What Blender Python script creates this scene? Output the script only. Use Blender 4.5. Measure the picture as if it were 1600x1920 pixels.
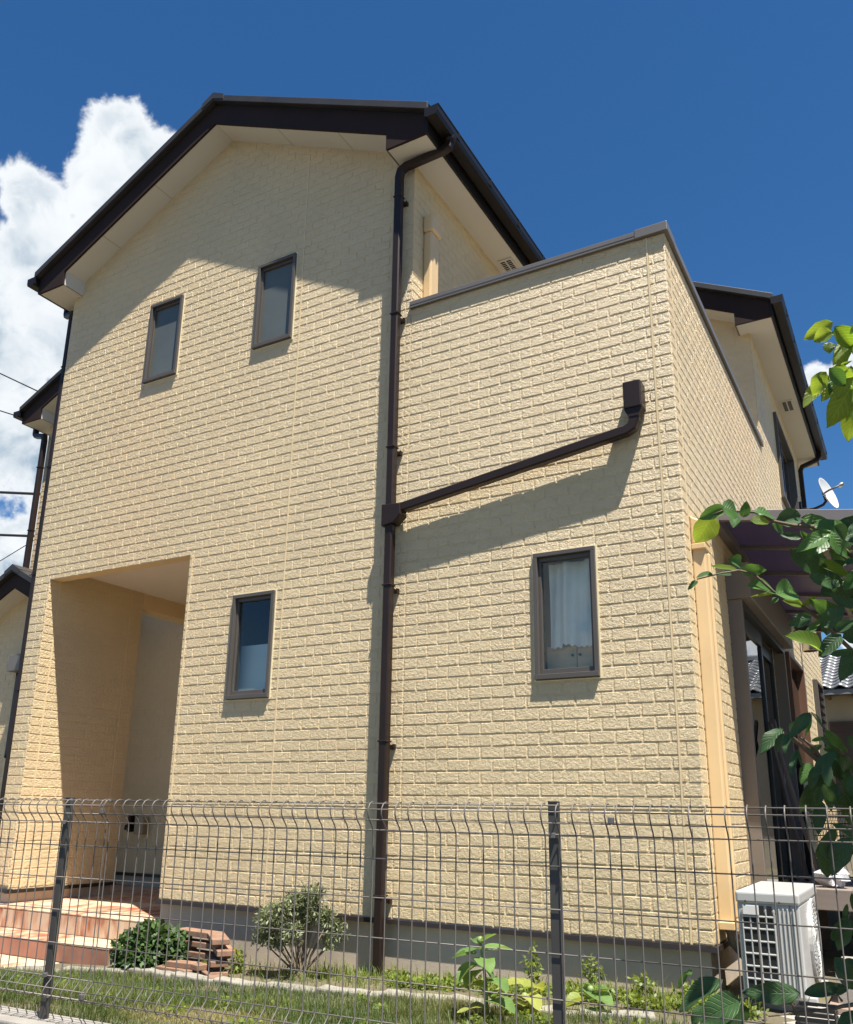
import bpy, math, random
import numpy as np
from mathutils import Vector, Matrix

random.seed(7)
rng = np.random.default_rng(11)
scene = bpy.context.scene
for o in list(bpy.data.objects):
    bpy.data.objects.remove(o, do_unlink=True)
COL = scene.collection

# ------------------------------------------------------------------ camera
CAM = Vector((1.065, -5.0, 0.89))
yaw, pit, rol = math.radians(-29.579), math.radians(15.717), math.radians(0.830)
fw = Vector((math.sin(yaw) * math.cos(pit), math.cos(yaw) * math.cos(pit), math.sin(pit)))
r0 = Vector((math.cos(yaw), -math.sin(yaw), 0))
u0 = r0.cross(fw)
rt = math.cos(rol) * r0 + math.sin(rol) * u0
up = -math.sin(rol) * r0 + math.cos(rol) * u0
cd = bpy.data.cameras.new('camera')
cd.sensor_fit = 'HORIZONTAL'
cd.sensor_width = 36.0
cd.lens = 36.0 * 1610.47 / 1600.0
cd.shift_y = 106.0 / 1600.0
cd.clip_start = 0.05
cd.clip_end = 5000
cam = bpy.data.objects.new('camera', cd)
COL.objects.link(cam)
cam.matrix_world = Matrix(((rt.x, up.x, -fw.x, CAM.x), (rt.y, up.y, -fw.y, CAM.y),
                           (rt.z, up.z, -fw.z, CAM.z), (0, 0, 0, 1)))
scene.camera = cam

# ------------------------------------------------------------------ light
SUN = Vector((1.53, -1.0, 4.55)).normalized()
sun_el = math.asin(SUN.z)
sun_az = math.atan2(SUN.x, SUN.y)
sd = bpy.data.lights.new('sun', 'SUN')
sd.energy = SUN_STRENGTH = 5.0
sd.angle = math.radians(0.53)
sd.color = (1.0, 0.95, 0.87)
sun = bpy.data.objects.new('sun', sd)
COL.objects.link(sun)
sun.rotation_euler = SUN.to_track_quat('Z', 'Y').to_euler()
sun.location = (4, -6, 14)

scene.render.engine = 'CYCLES'
scene.render.resolution_x = 853
scene.render.resolution_y = 1024
scene.view_settings.view_transform = 'Standard'
scene.view_settings.look = 'None'
scene.view_settings.gamma = 1.0
scene.view_settings.use_curve_mapping = False
scene.view_settings.exposure = 1.16
scene.cycles.max_bounces = 7
scene.cycles.diffuse_bounces = 4
scene.cycles.transparent_max_bounces = 16

world = bpy.data.worlds.new('World')
scene.world = world
world.use_nodes = True
wt = world.node_tree
for n in list(wt.nodes):
    wt.nodes.remove(n)
WN, WL = wt.nodes, wt.links


def wnode(kind, **kw):
    n = WN.new(kind)
    for k, v in kw.items():
        setattr(n, k, v)
    return n


def wmath(op, a, b=None, clamp=False):
    n = wnode('ShaderNodeMath', operation=op, use_clamp=clamp)
    for i, q in enumerate((a, b)):
        if q is None:
            continue
        if isinstance(q, (int, float)):
            n.inputs[i].default_value = q
        else:
            WL.new(q, n.inputs[i])
    return n.outputs[0]


def wmap(val, a, b, c, d, smooth=True):
    n = wnode('ShaderNodeMapRange')
    if smooth:
        n.interpolation_type = 'SMOOTHSTEP'
    WL.new(val, n.inputs['Value'])
    for k, q in zip(('From Min', 'From Max', 'To Min', 'To Max'), (a, b, c, d)):
        n.inputs[k].default_value = q
    return n.outputs['Result']


sky = wnode('ShaderNodeTexSky', sky_type='NISHITA', sun_disc=False)
sky.sun_elevation = sun_el
sky.sun_rotation = sun_az
sky.altitude = 600
sky.air_density = 1.0
sky.dust_density = 0.1
sky.ozone_density = 5.0
tc = wnode('ShaderNodeTexCoord')
DIRV = tc.outputs['Generated']
# cumulus: towers at given bearings (azimuth from +y to +x, elevation, radius in degrees) broken up by noise
TOWERS = [
    (-53.0, 39.8, 2.3), (-50.8, 38.4, 2.4), (-51.8, 35.0, 3.2), (-53.4, 36.6, 2.4), (-58.6, 35.0, 1.9), (-57.2, 31.6, 3.4),
    (-54.5, 28.5, 4.8), (-59.5, 26.0, 5.0), (-56.0, 20.5, 4.8), (-56.5, 14.5, 4.2), (-65.0, 27.0, 6.5), (-64.0, 15.0, 7.0), (-76.0, 20.0, 7.0),
    (-3.0, 26.0, 0.95), (-1.7, 25.6, 1.15), (-0.4, 26.4, 1.2), (-4.0, 8.6, 1.0), (-2.4, 9.7, 1.1), (-1.6, 17.6, 0.5), (6.0, 12.0, 4.0), (22.0, 9.0, 5.0), (60.0, 14.0, 6.0), (-110.0, 12.0, 6.0), (-160.0, 16.0, 7.0), (125.0, 10.0, 6.0)
]


def wnoise(scale, detail, rough, offset=(0, 0, 0), dist=0.0):
    n = wnode('ShaderNodeTexNoise')
    n.inputs['Scale'].default_value = scale
    n.inputs['Detail'].default_value = detail
    n.inputs['Roughness'].default_value = rough
    n.inputs['Distortion'].default_value = dist
    m = wnode('ShaderNodeVectorMath', operation='ADD')
    WL.new(DIRV, m.inputs[0])
    m.inputs[1].default_value = offset
    WL.new(m.outputs[0], n.inputs['Vector'])
    return n.outputs['Fac']


dmin = None
for az, el, rr in TOWERS:
    a, e = math.radians(az), math.radians(el)
    c = (math.sin(a) * math.cos(e), math.cos(a) * math.cos(e), math.sin(e))
    n = wnode('ShaderNodeVectorMath', operation='DISTANCE')
    WL.new(DIRV, n.inputs[0])
    n.inputs[1].default_value = c
    q = wmath('DIVIDE', n.outputs['Value'], math.radians(rr))
    dmin = q if dmin is None else wmath('SMOOTH_MIN', dmin, q)
    if dmin is not q:
        dmin.node.inputs[2].default_value = 0.18
n_big = wnoise(7.0, 2, 0.5, (3.1, 0.2, 1.7))
n_puff = wnoise(19.0, 9, 0.54, (0.4, 2.2, 5.0), 0.25)
puff = wmath('MULTIPLY', wmath('SUBTRACT', n_puff, 0.5), 2.1)
dens = wmath('SUBTRACT', 1.06, dmin)
dens = wmath('ADD', dens, puff)
dens = wmath('ADD', dens, wmath('MULTIPLY', wmath('SUBTRACT', n_big, 0.5), 0.4))
n_fine = wnoise(85.0, 5, 0.6, (7.4, 1.2, 0.0), 0.4)
dens = wmath('ADD', dens, wmath('MULTIPLY', wmath('SUBTRACT', n_fine, 0.5), 0.50))
mask = wmap(dens, -0.04, 0.34, 0.0, 1.0)
# thicker, lower cloud is greyer, sunlit billows are white
n_sh = wnoise(20.0, 6, 0.55, (1.3, 6.2, 2.6), 0.5)
sep = wnode('ShaderNodeSeparateXYZ')
WL.new(DIRV, sep.inputs[0])
low = wmap(sep.outputs['Z'], 0.18, 0.62, 1.0, 0.0)
thick = wmap(dens, 0.15, 0.9, 0.0, 1.0)
gr = wmath('ADD', wmath('MULTIPLY', wmap(n_sh, 0.40, 0.66, 0.0, 1.0), 0.75), wmath('MULTIPLY', wmap(puff, 0.30, -0.35, 0.0, 1.0), 0.6))
gr = wmath('MULTIPLY', gr, thick)
gr = wmath('MULTIPLY', gr, wmath('ADD', 0.62, wmath('MULTIPLY', low, 0.75)), True)
ccol = wnode('ShaderNodeMix', data_type='RGBA')
WL.new(gr, ccol.inputs[0])
ccol.inputs[6].default_value = (0.93, 0.97, 1.0, 1)
ccol.inputs[7].default_value = (0.36, 0.48, 0.60, 1)
bg_sky = wnode('ShaderNodeBackground')
hsv = wnode('ShaderNodeHueSaturation')
hsv.inputs['Saturation'].default_value = 1.225
WL.new(sky.outputs[0], hsv.inputs['Color'])
WL.new(hsv.outputs[0], bg_sky.inputs[0])
bg_sky.inputs[1].default_value = 0.057
bg_cl = wnode('ShaderNodeBackground')
WL.new(ccol.outputs[2], bg_cl.inputs[0])
bg_cl.inputs[1].default_value = 0.455
mixs = wnode('ShaderNodeMixShader')
WL.new(mask, mixs.inputs[0])
WL.new(bg_sky.outputs[0], mixs.inputs[1])
WL.new(bg_cl.outputs[0], mixs.inputs[2])
world.cycles.sampling_method = 'MANUAL'
world.cycles.sample_map_resolution = 512
wo = wnode('ShaderNodeOutputWorld')
WL.new(mixs.outputs[0], wo.inputs[0])


# ------------------------------------------------------------------ helpers
def tag(o, label=None, cat=None, group=None, kind=None):
    if label: o['label'] = label
    if cat: o['category'] = cat
    if group: o['group'] = group
    if kind: o['kind'] = kind
    return o


def empty(name, loc=(0, 0, 0), rz=0.0, parent=None):
    o = bpy.data.objects.new(name, None)
    COL.objects.link(o)
    o.location = loc
    o.rotation_euler = (0, 0, rz)
    o.empty_display_size = 0.2
    if parent: o.parent = parent
    return o


def link_mesh(name, me, mat=None, parent=None, kind=None):
    if mat is not None and not me.materials:
        me.materials.append(mat)
    o = bpy.data.objects.new(name, me)
    COL.objects.link(o)
    if parent: o.parent = parent
    if kind: o['kind'] = kind
    return o


class MB:
    def __init__(s):
        s.v = []; s.f = []

    def poly(s, pts):
        i = len(s.v); s.v += [tuple(p) for p in pts]; s.f.append(tuple(range(i, i + len(pts)))); return s

    def box(s, x0, x1, y0, y1, z0, z1):
        i = len(s.v)
        s.v += [(x0, y0, z0), (x1, y0, z0), (x1, y1, z0), (x0, y1, z0), (x0, y0, z1), (x1, y0, z1), (x1, y1, z1), (x0, y1, z1)]
        s.f += [tuple(i + k for k in q) for q in ((0, 3, 2, 1), (4, 5, 6, 7), (0, 1, 5, 4), (1, 2, 6, 5), (2, 3, 7, 6), (3, 0, 4, 7))]
        return s

    def prism(s, pts, axis, a0, a1):
        """2D outline extruded along axis ('x': pts=(y,z), 'y': pts=(x,z), 'z': pts=(x,y))"""
        def P(p, a):
            return {'x': (a, p[0], p[1]), 'y': (p[0], a, p[1]), 'z': (p[0], p[1], a)}[axis]
        i = len(s.v); n = len(pts)
        s.v += [P(p, a0) for p in pts] + [P(p, a1) for p in pts]
        s.f.append(tuple(i + k for k in range(n)))
        s.f.append(tuple(i + n + k for k in reversed(range(n))))
        for k in range(n):
            j = (k + 1) % n
            s.f.append((i + k, i + n + k, i + n + j, i + j))
        return s

    def tube(s, path, r, n=8, caps=True):
        path = [Vector(p) for p in path]
        rs = r if isinstance(r, (list, tuple)) else [r] * len(path)
        i0 = len(s.v); ref = None
        for k, p in enumerate(path):
            t = (path[min(k + 1, len(path) - 1)] - path[max(k - 1, 0)]).normalized()
            if ref is None:
                ref = t.orthogonal().normalized()
            ref = (ref - t * ref.dot(t)).normalized()
            b = t.cross(ref)
            for j in range(n):
                a = 2 * math.pi * j / n
                s.v.append(tuple(p + rs[k] * (math.cos(a) * ref + math.sin(a) * b)))
        for k in range(len(path) - 1):
            for j in range(n):
                a = i0 + k * n + j; b = i0 + k * n + (j + 1) % n
                s.f.append((a, b, b + n, a + n))
        if caps:
            s.f.append(tuple(i0 + j for j in reversed(range(n))))
            s.f.append(tuple(i0 + (len(path) - 1) * n + j for j in range(n)))
        return s

    def lathe(s, prof, c=(0, 0, 0), n=24, M=None):
        i0 = len(s.v)
        for (r, z) in prof:
            for j in range(n):
                a = 2 * math.pi * j / n
                p = Vector((r * math.cos(a), r * math.sin(a), z))
                if M is not None: p = M @ p
                s.v.append((p.x + c[0], p.y + c[1], p.z + c[2]))
        for k in range(len(prof) - 1):
            for j in range(n):
                a = i0 + k * n + j; b = i0 + k * n + (j + 1) % n
                s.f.append((a, b, b + n, a + n))
        return s

    def mesh(s, name='mesh'):
        me = bpy.data.meshes.new(name)
        me.from_pydata(s.v, [], s.f)
        me.update()
        return me

    def build(s, name, mat, parent=None, bevel=0.0, smooth=False, kind=None, seg=2):
        o = link_mesh(name, s.mesh(name), mat, parent, kind)
        if smooth:
            for p in o.data.polygons: p.use_smooth = True
        if bevel:
            m = o.modifiers.new('bevel', 'BEVEL'); m.width = bevel; m.segments = seg; m.limit_method = 'ANGLE'
            m.angle_limit = math.radians(35)
        return o


def fast_mesh(name, V, F, mat, parent=None, kind=None, smooth=False, colors=None):
    """V (n,3) array, F (m,k) equal-sized faces"""
    me = bpy.data.meshes.new(name)
    V = np.asarray(V, np.float32); F = np.asarray(F, np.int32)
    k = F.shape[1]
    me.vertices.add(len(V)); me.vertices.foreach_set('co', V.ravel())
    me.loops.add(F.size); me.loops.foreach_set('vertex_index', F.ravel())
    me.polygons.add(len(F)); me.polygons.foreach_set('loop_start', np.arange(0, F.size, k, dtype=np.int32))
    me.update(calc_edges=True)
    me.polygons.foreach_set('use_smooth', np.full(len(F), bool(smooth)))
    if colors is not None:
        at = me.attributes.new('tint', 'FLOAT', 'POINT'); at.data.foreach_set('value', np.asarray(colors, np.float32))
    me.validate()
    return link_mesh(name, me, mat, parent, kind)


# ------------------------------------------------------------------ materials
def M(name, col, rough=0.6, var=0.08, scale=4.0, bump=0.0, bscale=60.0, bdist=0.004, metal=0.0, spec=0.5,
      col2=None, attr=None, coat=0.0, detail=5, stretch=None, objvar=0.0):
    m = bpy.data.materials.new(name); m.use_nodes = True
    nt = m.node_tree; N, L = nt.nodes, nt.links
    b = N['Principled BSDF']
    b.inputs['Roughness'].default_value = rough
    b.inputs['Metallic'].default_value = metal
    b.inputs['Specular IOR Level'].default_value = spec
    if coat: b.inputs['Coat Weight'].default_value = coat
    g = N.new('ShaderNodeNewGeometry')
    src = g.outputs['Position']
    if stretch:
        mp = N.new('ShaderNodeMapping'); mp.inputs['Scale'].default_value = stretch
        L.new(src, mp.inputs[0]); src = mp.outputs[0]
    nz = N.new('ShaderNodeTexNoise'); nz.inputs['Scale'].default_value = scale; nz.inputs['Detail'].default_value = detail
    L.new(src, nz.inputs['Vector'])
    rp = N.new('ShaderNodeMix'); rp.data_type = 'RGBA'
    mr = N.new('ShaderNodeMapRange'); mr.inputs['From Min'].default_value = 0.3; mr.inputs['From Max'].default_value = 0.7
    L.new(nz.outputs['Fac'], mr.inputs['Value'])
    c2 = col2 if col2 else tuple(min(1, c * (1 + var)) for c in col)
    c1 = col if col2 else tuple(c * (1 - var) for c in col)
    L.new(mr.outputs[0], rp.inputs[0])
    rp.inputs[6].default_value = (*c1, 1); rp.inputs[7].default_value = (*c2, 1)
    out = rp.outputs[2]
    if objvar:
        oi = N.new('ShaderNodeObjectInfo')
        hs = N.new('ShaderNodeHueSaturation')
        mr2 = N.new('ShaderNodeMapRange'); mr2.inputs['To Min'].default_value = 1 - objvar; mr2.inputs['To Max'].default_value = 1 + objvar
        L.new(oi.outputs['Random'], mr2.inputs['Value']); L.new(mr2.outputs[0], hs.inputs['Value']); L.new(out, hs.inputs['Color'])
        out = hs.outputs[0]
    L.new(out, b.inputs['Base Color'])
    if bump:
        n2 = N.new('ShaderNodeTexNoise'); n2.inputs['Scale'].default_value = bscale; n2.inputs['Detail'].default_value = 6
        n2.inputs['Roughness'].default_value = 0.65
        L.new(src, n2.inputs['Vector'])
        bp = N.new('ShaderNodeBump'); bp.inputs['Strength'].default_value = bump; bp.inputs['Distance'].default_value = bdist
        L.new(n2.outputs['Fac'], bp.inputs['Height']); L.new(bp.outputs[0], b.inputs['Normal'])
    return m


CREAM = (0.71, 0.555, 0.32)
m_siding = M('cream_painted_siding', CREAM, 0.42, 0.06, 1.3, bump=1.0, bscale=46, bdist=0.015, spec=0.8)
_nt = m_siding.node_tree
# slow tone shifts, faint peach weathering and small brick-to-brick differences in the paint
_pb = _nt.nodes['Principled BSDF']; _src = _pb.inputs['Base Color'].links[0].from_socket
_ge = next(n for n in _nt.nodes if n.type == 'NEW_GEOMETRY')
for _sc, _st, _lo, _hi, _am, _cl in ((0.55, (1, 1, .35), .48, .75, .45, (0.72, 0.505, 0.275, 1)), (6.0, (.9, .9, 2.2), .45, .8, .22, (0.60, 0.455, 0.27, 1)), (2.2, (1, 1, .12), .60, .85, .22, (0.50, 0.40, 0.27, 1))):
    _mp = _nt.nodes.new('ShaderNodeMapping'); _mp.inputs['Scale'].default_value = _st
    _nn = _nt.nodes.new('ShaderNodeTexNoise'); _nn.inputs['Scale'].default_value = _sc; _nn.inputs['Detail'].default_value = 3
    _m2 = _nt.nodes.new('ShaderNodeMapRange'); _m2.inputs['From Min'].default_value = _lo; _m2.inputs['From Max'].default_value = _hi; _m2.inputs['To Max'].default_value = _am
    _mi = _nt.nodes.new('ShaderNodeMix'); _mi.data_type = 'RGBA'; _mi.inputs[7].default_value = _cl
    _nt.links.new(_ge.outputs['Position'], _mp.inputs[0]); _nt.links.new(_mp.outputs[0], _nn.inputs['Vector']); _nt.links.new(_nn.outputs['Fac'], _m2.inputs['Value'])
    _nt.links.new(_m2.outputs[0], _mi.inputs[0]); _nt.links.new(_src, _mi.inputs[6]); _src = _mi.outputs[2]
_nt.links.new(_src, _pb.inputs['Base Color'])
_bp = next(n for n in _nt.nodes if n.type == 'BUMP'); _no = _bp.inputs['Height'].links[0].from_node
_no.inputs['Roughness'].default_value = 0.72; _no.inputs['Detail'].default_value = 8
_vo = _nt.nodes.new('ShaderNodeTexVoronoi'); _vo.inputs['Scale'].default_value = 62
_mr = _nt.nodes.new('ShaderNodeMapRange'); _mr.inputs['From Min'].default_value = 0.0; _mr.inputs['From Max'].default_value = 0.22; _mr.inputs['To Min'].default_value = -0.55; _mr.inputs['To Max'].default_value = 0.0
_sm = _nt.nodes.new('ShaderNodeMath'); _sm.operation = 'ADD'
_nt.links.new(_no.inputs['Vector'].links[0].from_socket, _vo.inputs['Vector']); _nt.links.new(_vo.outputs['Distance'], _mr.inputs['Value'])
_nt.links.new(_no.outputs['Fac'], _sm.inputs[0]); _nt.links.new(_mr.outputs[0], _sm.inputs[1]); _nt.links.new(_sm.outputs[0], _bp.inputs['Height'])
m_cream = M('cream_paint_smooth', CREAM, 0.45, 0.04, 2.0, bump=0.08, bscale=40, bdist=0.002, spec=0.4)
m_duct = M('cream_duct_plastic', (0.66, 0.47, 0.245), 0.4, 0.05, 3)
m_soffit = M('white_soffit', (0.60, 0.575, 0.51), 0.6, 0.03, 1.5, bump=0.06, bscale=90, bdist=0.002)
m_pceil = M('porch_ceiling_board', (0.76, 0.71, 0.64), 0.6, 0.03, 1.5)
m_barge = M('dark_brown_paint', (0.030, 0.018, 0.0145), 0.6, 0.15, 2.5, bump=0.05, bscale=30, spec=0.12)
m_gutter = M('dark_brown_pvc', (0.010, 0.0075, 0.007), 0.42, 0.15, 3, bump=0.03, bscale=20, spec=0.3)
m_pipe = M('brown_downpipe_pvc', (0.020, 0.0115, 0.009), 0.42, 0.15, 3, bump=0.04, bscale=15, spec=0.3)
m_roof = M('charcoal_roof_sheet', (0.028, 0.025, 0.024), 0.5, 0.2, 6, bump=0.15, bscale=40)
m_cap = M('grey_aluminium_cap', (0.155, 0.140, 0.125), 0.42, 0.08, 2, metal=0.15)
m_alu = M('bronze_grey_aluminium', (0.095, 0.083, 0.072), 0.45, 0.08, 3, metal=0.1, spec=0.4)
m_aludk = M('black_aluminium', (0.018, 0.017, 0.017), 0.4, 0.1, 3)
m_found = M('mortar_foundation', (0.47, 0.39, 0.30), 0.9, 0.2, 1.7, bump=0.5, bscale=160, bdist=0.004)
m_flash = M('black_brown_drip_edge', (0.022, 0.015, 0.013), 0.4, 0.1, 3)
m_joint = M('cream_sealant', (0.73, 0.575, 0.34), 0.5, 0.04, 4)
m_seal = M('bright_sealant_bead', (0.80, 0.70, 0.46), 0.45, 0.05, 6)
m_concrete = M('weathered_concrete', (0.27, 0.25, 0.22), 0.9, 0.22, 3.0, bump=0.5, bscale=120, bdist=0.005)
m_fence = M('bronze_mesh_wire', (0.145, 0.128, 0.112), 0.5, 0.12, 14, metal=0.15, spec=0.35)
m_post = M('dark_bronze_post', (0.068, 0.064, 0.058), 0.45, 0.1, 6, metal=0.25)
m_acw = M('ivory_white_enamel', (0.43, 0.425, 0.40), 0.35, 0.03, 3, spec=0.5)
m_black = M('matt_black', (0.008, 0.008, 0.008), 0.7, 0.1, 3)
m_steel = M('stainless_hood', (0.55, 0.53, 0.50), 0.28, 0.05, 4, metal=0.85)
m_wood_dk = M('dark_weathered_plank', (0.115, 0.080, 0.058), 0.75, 0.3, 3, stretch=(1, 1, .15), bump=0.3, bscale=40)
m_wirecab = M('black_cable_rubber', (0.012, 0.012, 0.012), 0.6, 0.05, 3)

# ------------------------------------------------------------------ the house: brick-patterned walls
house = empty('house', (0, 0, 0))
tag(house, 'two-storey cream brick-patterned house with dark brown gabled roofs and a walled balcony', 'house')
CH, BP, GR, DEP = 0.0758, 0.160, 0.0115, 0.0029     # course height, brick pitch, groove width, relief
ZB = 0.222


def cut(rects, hole):
    out = []
    a0, a1, c0, c1 = hole
    for (u0, u1, z0, z1) in rects:
        if u1 <= a0 or u0 >= a1 or z1 <= c0 or z0 >= c1:
            out.append((u0, u1, z0, z1)); continue
        if u0 < a0: out.append((u0, a0, z0, z1))
        if u1 > a1: out.append((a1, u1, z0, z1))
        m0, m1 = max(u0, a0), min(u1, a1)
        if z0 < c0: out.append((m0, m1, z0, c0))
        if z1 > c1: out.append((m0, m1, c1, z1))
    return [r for r in out if r[1] - r[0] > 0.012 and r[3] - r[2] > 0.012]


def lay(u0, u1, z0, z1, holes=(), top=None, phase=0.0, seams=()):
    """brick rectangles of a wall area; the last value says whether it is a whole brick"""
    res = []
    k = 0
    z = z0
    while z < z1 - 0.02:
        zt = min(z + CH, z1)
        edges = [u0]
        u = u0 + (0.5 * BP if k % 2 else BP) + phase
        while u < u1 - 0.02:
            edges.append(u); u += BP
        edges.append(u1)
        for a, b in zip(edges[:-1], edges[1:]):
            r = [(a + GR / 2, b - GR / 2, z + GR / 2, zt - GR / 2)]
            for h in holes: r = cut(r, h)
            for s in seams: r = cut(r, (s - 0.006, s + 0.006, z, zt))
            for q in r:
                if top and top((q[0] + q[1]) / 2) < q[2]: continue
                whole = abs((q[1] - q[0]) - (BP - GR)) < 1e-4 and abs((q[3] - q[2]) - (CH - GR)) < 1e-4
                res.append((*q, whole))
        z = zt
        k += 1
    return res


BQ = ((0, 1, 5, 4), (1, 2, 6, 5), (2, 3, 7, 6), (3, 0, 4, 7), (4, 5, 6, 7))


def brick_verts(u0, u1, z0, z1, bev=0.0018, jit=0.0017):
    """8 points (u, depth, z): rear outline in the groove, front outline pulled in and slightly uneven"""
    j = lambda: random.uniform(-jit, jit)
    f = lambda: random.uniform(-0.0004, 0.0005)
    rear = [(u0 + j(), -DEP - .001, z0 + j()), (u1 + j(), -DEP - .001, z0 + j()), (u1 + j(), -DEP - .001, z1 + j()), (u0 + j(), -DEP - .001, z1 + j())]
    fr = [(u0 + bev + j(), f(), z0 + bev + j()), (u1 - bev + j(), f(), z0 + bev + j()), (u1 - bev + j(), f(), z1 - bev + j()), (u0 + bev + j(), f(), z1 - bev + j())]
    return rear + fr


def to3(O, U, n, p):
    return (O[0] + U[0] * p[0] + n[0] * p[1], O[1] + U[1] * p[0] + n[1] * p[1], O[2] + p[2])


def brick_field(name, O, U, n, rects, mat, parent):
    V, F = [], []
    flip = (U[0] * n[1] - U[1] * n[0]) > 0
    for r in rects:
        i = len(V)
        V += [to3(O, U, n, p) for p in brick_verts(*r[:4])]
        for q in BQ:
            F.append([i + k for k in (reversed(q) if flip else q)])
    return fast_mesh(name, V, F, mat, parent, kind='stuff')


def backing(name, O, U, n, u0, u1, z0, z1, holes, mat, parent, extra=(), depth=-DEP):
    """flat sheet behind the bricks, with openings left out"""
    us = sorted({u0, u1, *[h[0] for h in holes if u0 < h[0] < u1], *[h[1] for h in holes if u0 < h[1] < u1]})
    zs = sorted({z0, z1, *[h[2] for h in holes if z0 < h[2] < z1], *[h[3] for h in holes if z0 < h[3] < z1]})
    mb = MB()
    for a, b in zip(us[:-1], us[1:]):
        for c, d in zip(zs[:-1], zs[1:]):
            mu, mz = (a + b) / 2, (c + d) / 2
            if any(h[0] < mu < h[1] and h[2] < mz < h[3] for h in holes): continue
            mb.poly([to3(O, U, n, p) for p in ((a, depth, c), (b, depth, c), (b, depth, d), (a, depth, d))])
    for pl in extra:
        mb.poly([to3(O, U, n, (p[0], depth, p[1])) for p in pl])
    return mb.build(name, mat, parent)


def vis_area(O, U, n, r):
    p = Vector(to3(O, U, n, ((r[0] + r[1]) / 2, 0, (r[2] + r[3]) / 2)))
    d = p - CAM
    x, y, z = d.dot(rt), d.dot(up), d.dot(fw)
    px, py = 800 + 1610 * x / z, 1066 - 1610 * y / z
    ok = 0 < px < 1600 and 0 < py < 1690
    return (abs(d.normalized().dot(Vector(n))) / d.length_squared) if ok else 0


# ---- front wall (y = 0)
XR, ZP = -3.98, 7.055
XL, XM = -6.02, -1.94
WIN = [(-0.972, -0.557, 1.68, 2.50), (-3.515, -3.10, 1.68, 2.50), (-4.835, -4.42, 4.68, 5.50), (-3.515, -3.10, 4.68, 5.50)]
PORCH = (-5.80, -4.04, -1.0, 2.906)
FRONT = ((0, 0, 0), (1, 0, 0), (0, -1, 0))
wallf = backing('front_wall', *FRONT, XL, XM, ZB, 5.95, WIN + [PORCH], m_siding, house,
                extra=[[(XL, 5.95), (XM, 5.95), (XM, 6.05), (XR, ZP + .02), (XL, 6.05)]])
wallfr = backing('front_wall', *FRONT, XM, 0.0 - DEP, ZB, 4.61, WIN, m_siding, house)
gable = lambda x: ZP - 0.5 * abs(x - XR) + 0.03
big = [(a - .004, b + .004, c - .004, d + .004) for a, b, c, d in WIN + [PORCH]]
seamsL, seamsR = (-3.03,), (-0.118,)
RL = lay(XL, XM + 0.0, ZB, 7.1, big, gable, 0.03, seamsL)
RR = lay(XM + 0.0, 0.0, ZB, 4.605, big, None, 0.02, seamsR)
allr = [(vis_area(*FRONT, r), i, r) for i, r in enumerate(RL + RR) if r[4]]
allr.sort(reverse=True)
single = {a[1] for a in allr[:300]}
variants = []
for k in range(8):
    w, h = BP - GR, CH - GR
    mb = MB()
    vs = brick_verts(-w / 2, w / 2, -h / 2, h / 2)
    mb.v = [(p[0], -p[1], p[2]) for p in vs]
    mb.f = [tuple(q) for q in BQ]
    me = mb.mesh('brick'); me.materials.append(m_siding)
    variants.append(me)
restL, restR = [], []
for i, r in enumerate(RL + RR):
    isL = i < len(RL)
    if i in single:
        o = bpy.data.objects.new('brick', variants[i * 5 % 8])
        COL.objects.link(o)
        o.parent = wallf if isL else wallfr
        o.location = ((r[0] + r[1]) / 2, 0, (r[2] + r[3]) / 2)
    else:
        (restL if isL else restR).append(r)
brick_field('brick_field', *FRONT, restL, m_siding, wallf)
brick_field('brick_field', *FRONT, restR, m_siding, wallfr)
for s, z0, z1 in ((-3.03, ZB, 6.5), (-4.01, ZB, 2.9), (-0.118, ZB, 4.60)):
    MB().box(s - .0055, s + .0055, -.0022, .006, z0, z1).build('sealant_joint', m_joint, wallf if s < -1 else wallfr)

# ---- right side wall (x = 0)
SIDE = ((0, 0, 0), (0, 1, 0), (1, 0, 0))
SW = [(1.30, 3.30, 0.25, 2.52), (4.10, 5.30, 1.35, 2.46), (6.60, 7.35, 1.30, 2.52), (5.32, 6.98, 4.50, 5.60)]
walls = backing('side_wall', *SIDE, 0.0 + DEP, 3.95, ZB, 4.61, SW, m_siding, house)
walls2 = backing('side_wall', *SIDE, 3.95, 8.06, ZB, 5.97, SW, m_siding, house)
bigs = [(a - .004, b + .004, c - .004, d + .004) for a, b, c, d in SW]
brick_field('brick_field', *SIDE, lay(0.0, 3.95, ZB, 4.605, bigs, None, 0.05, (0.118,)), m_siding, walls)
brick_field('brick_field', *SIDE, lay(3.95, 8.06, ZB, 5.96, bigs, None, 0.02), m_siding, walls2)
MB().box(-.006, .0022, .1125, .1235, ZB, 4.6).build('sealant_joint', m_joint, walls)
# rear end, closes the wing behind
MB().box(-4.0, -0.01, 8.05, 8.06, 0, 5.97).build('rear_wall', m_siding, house)
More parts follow.
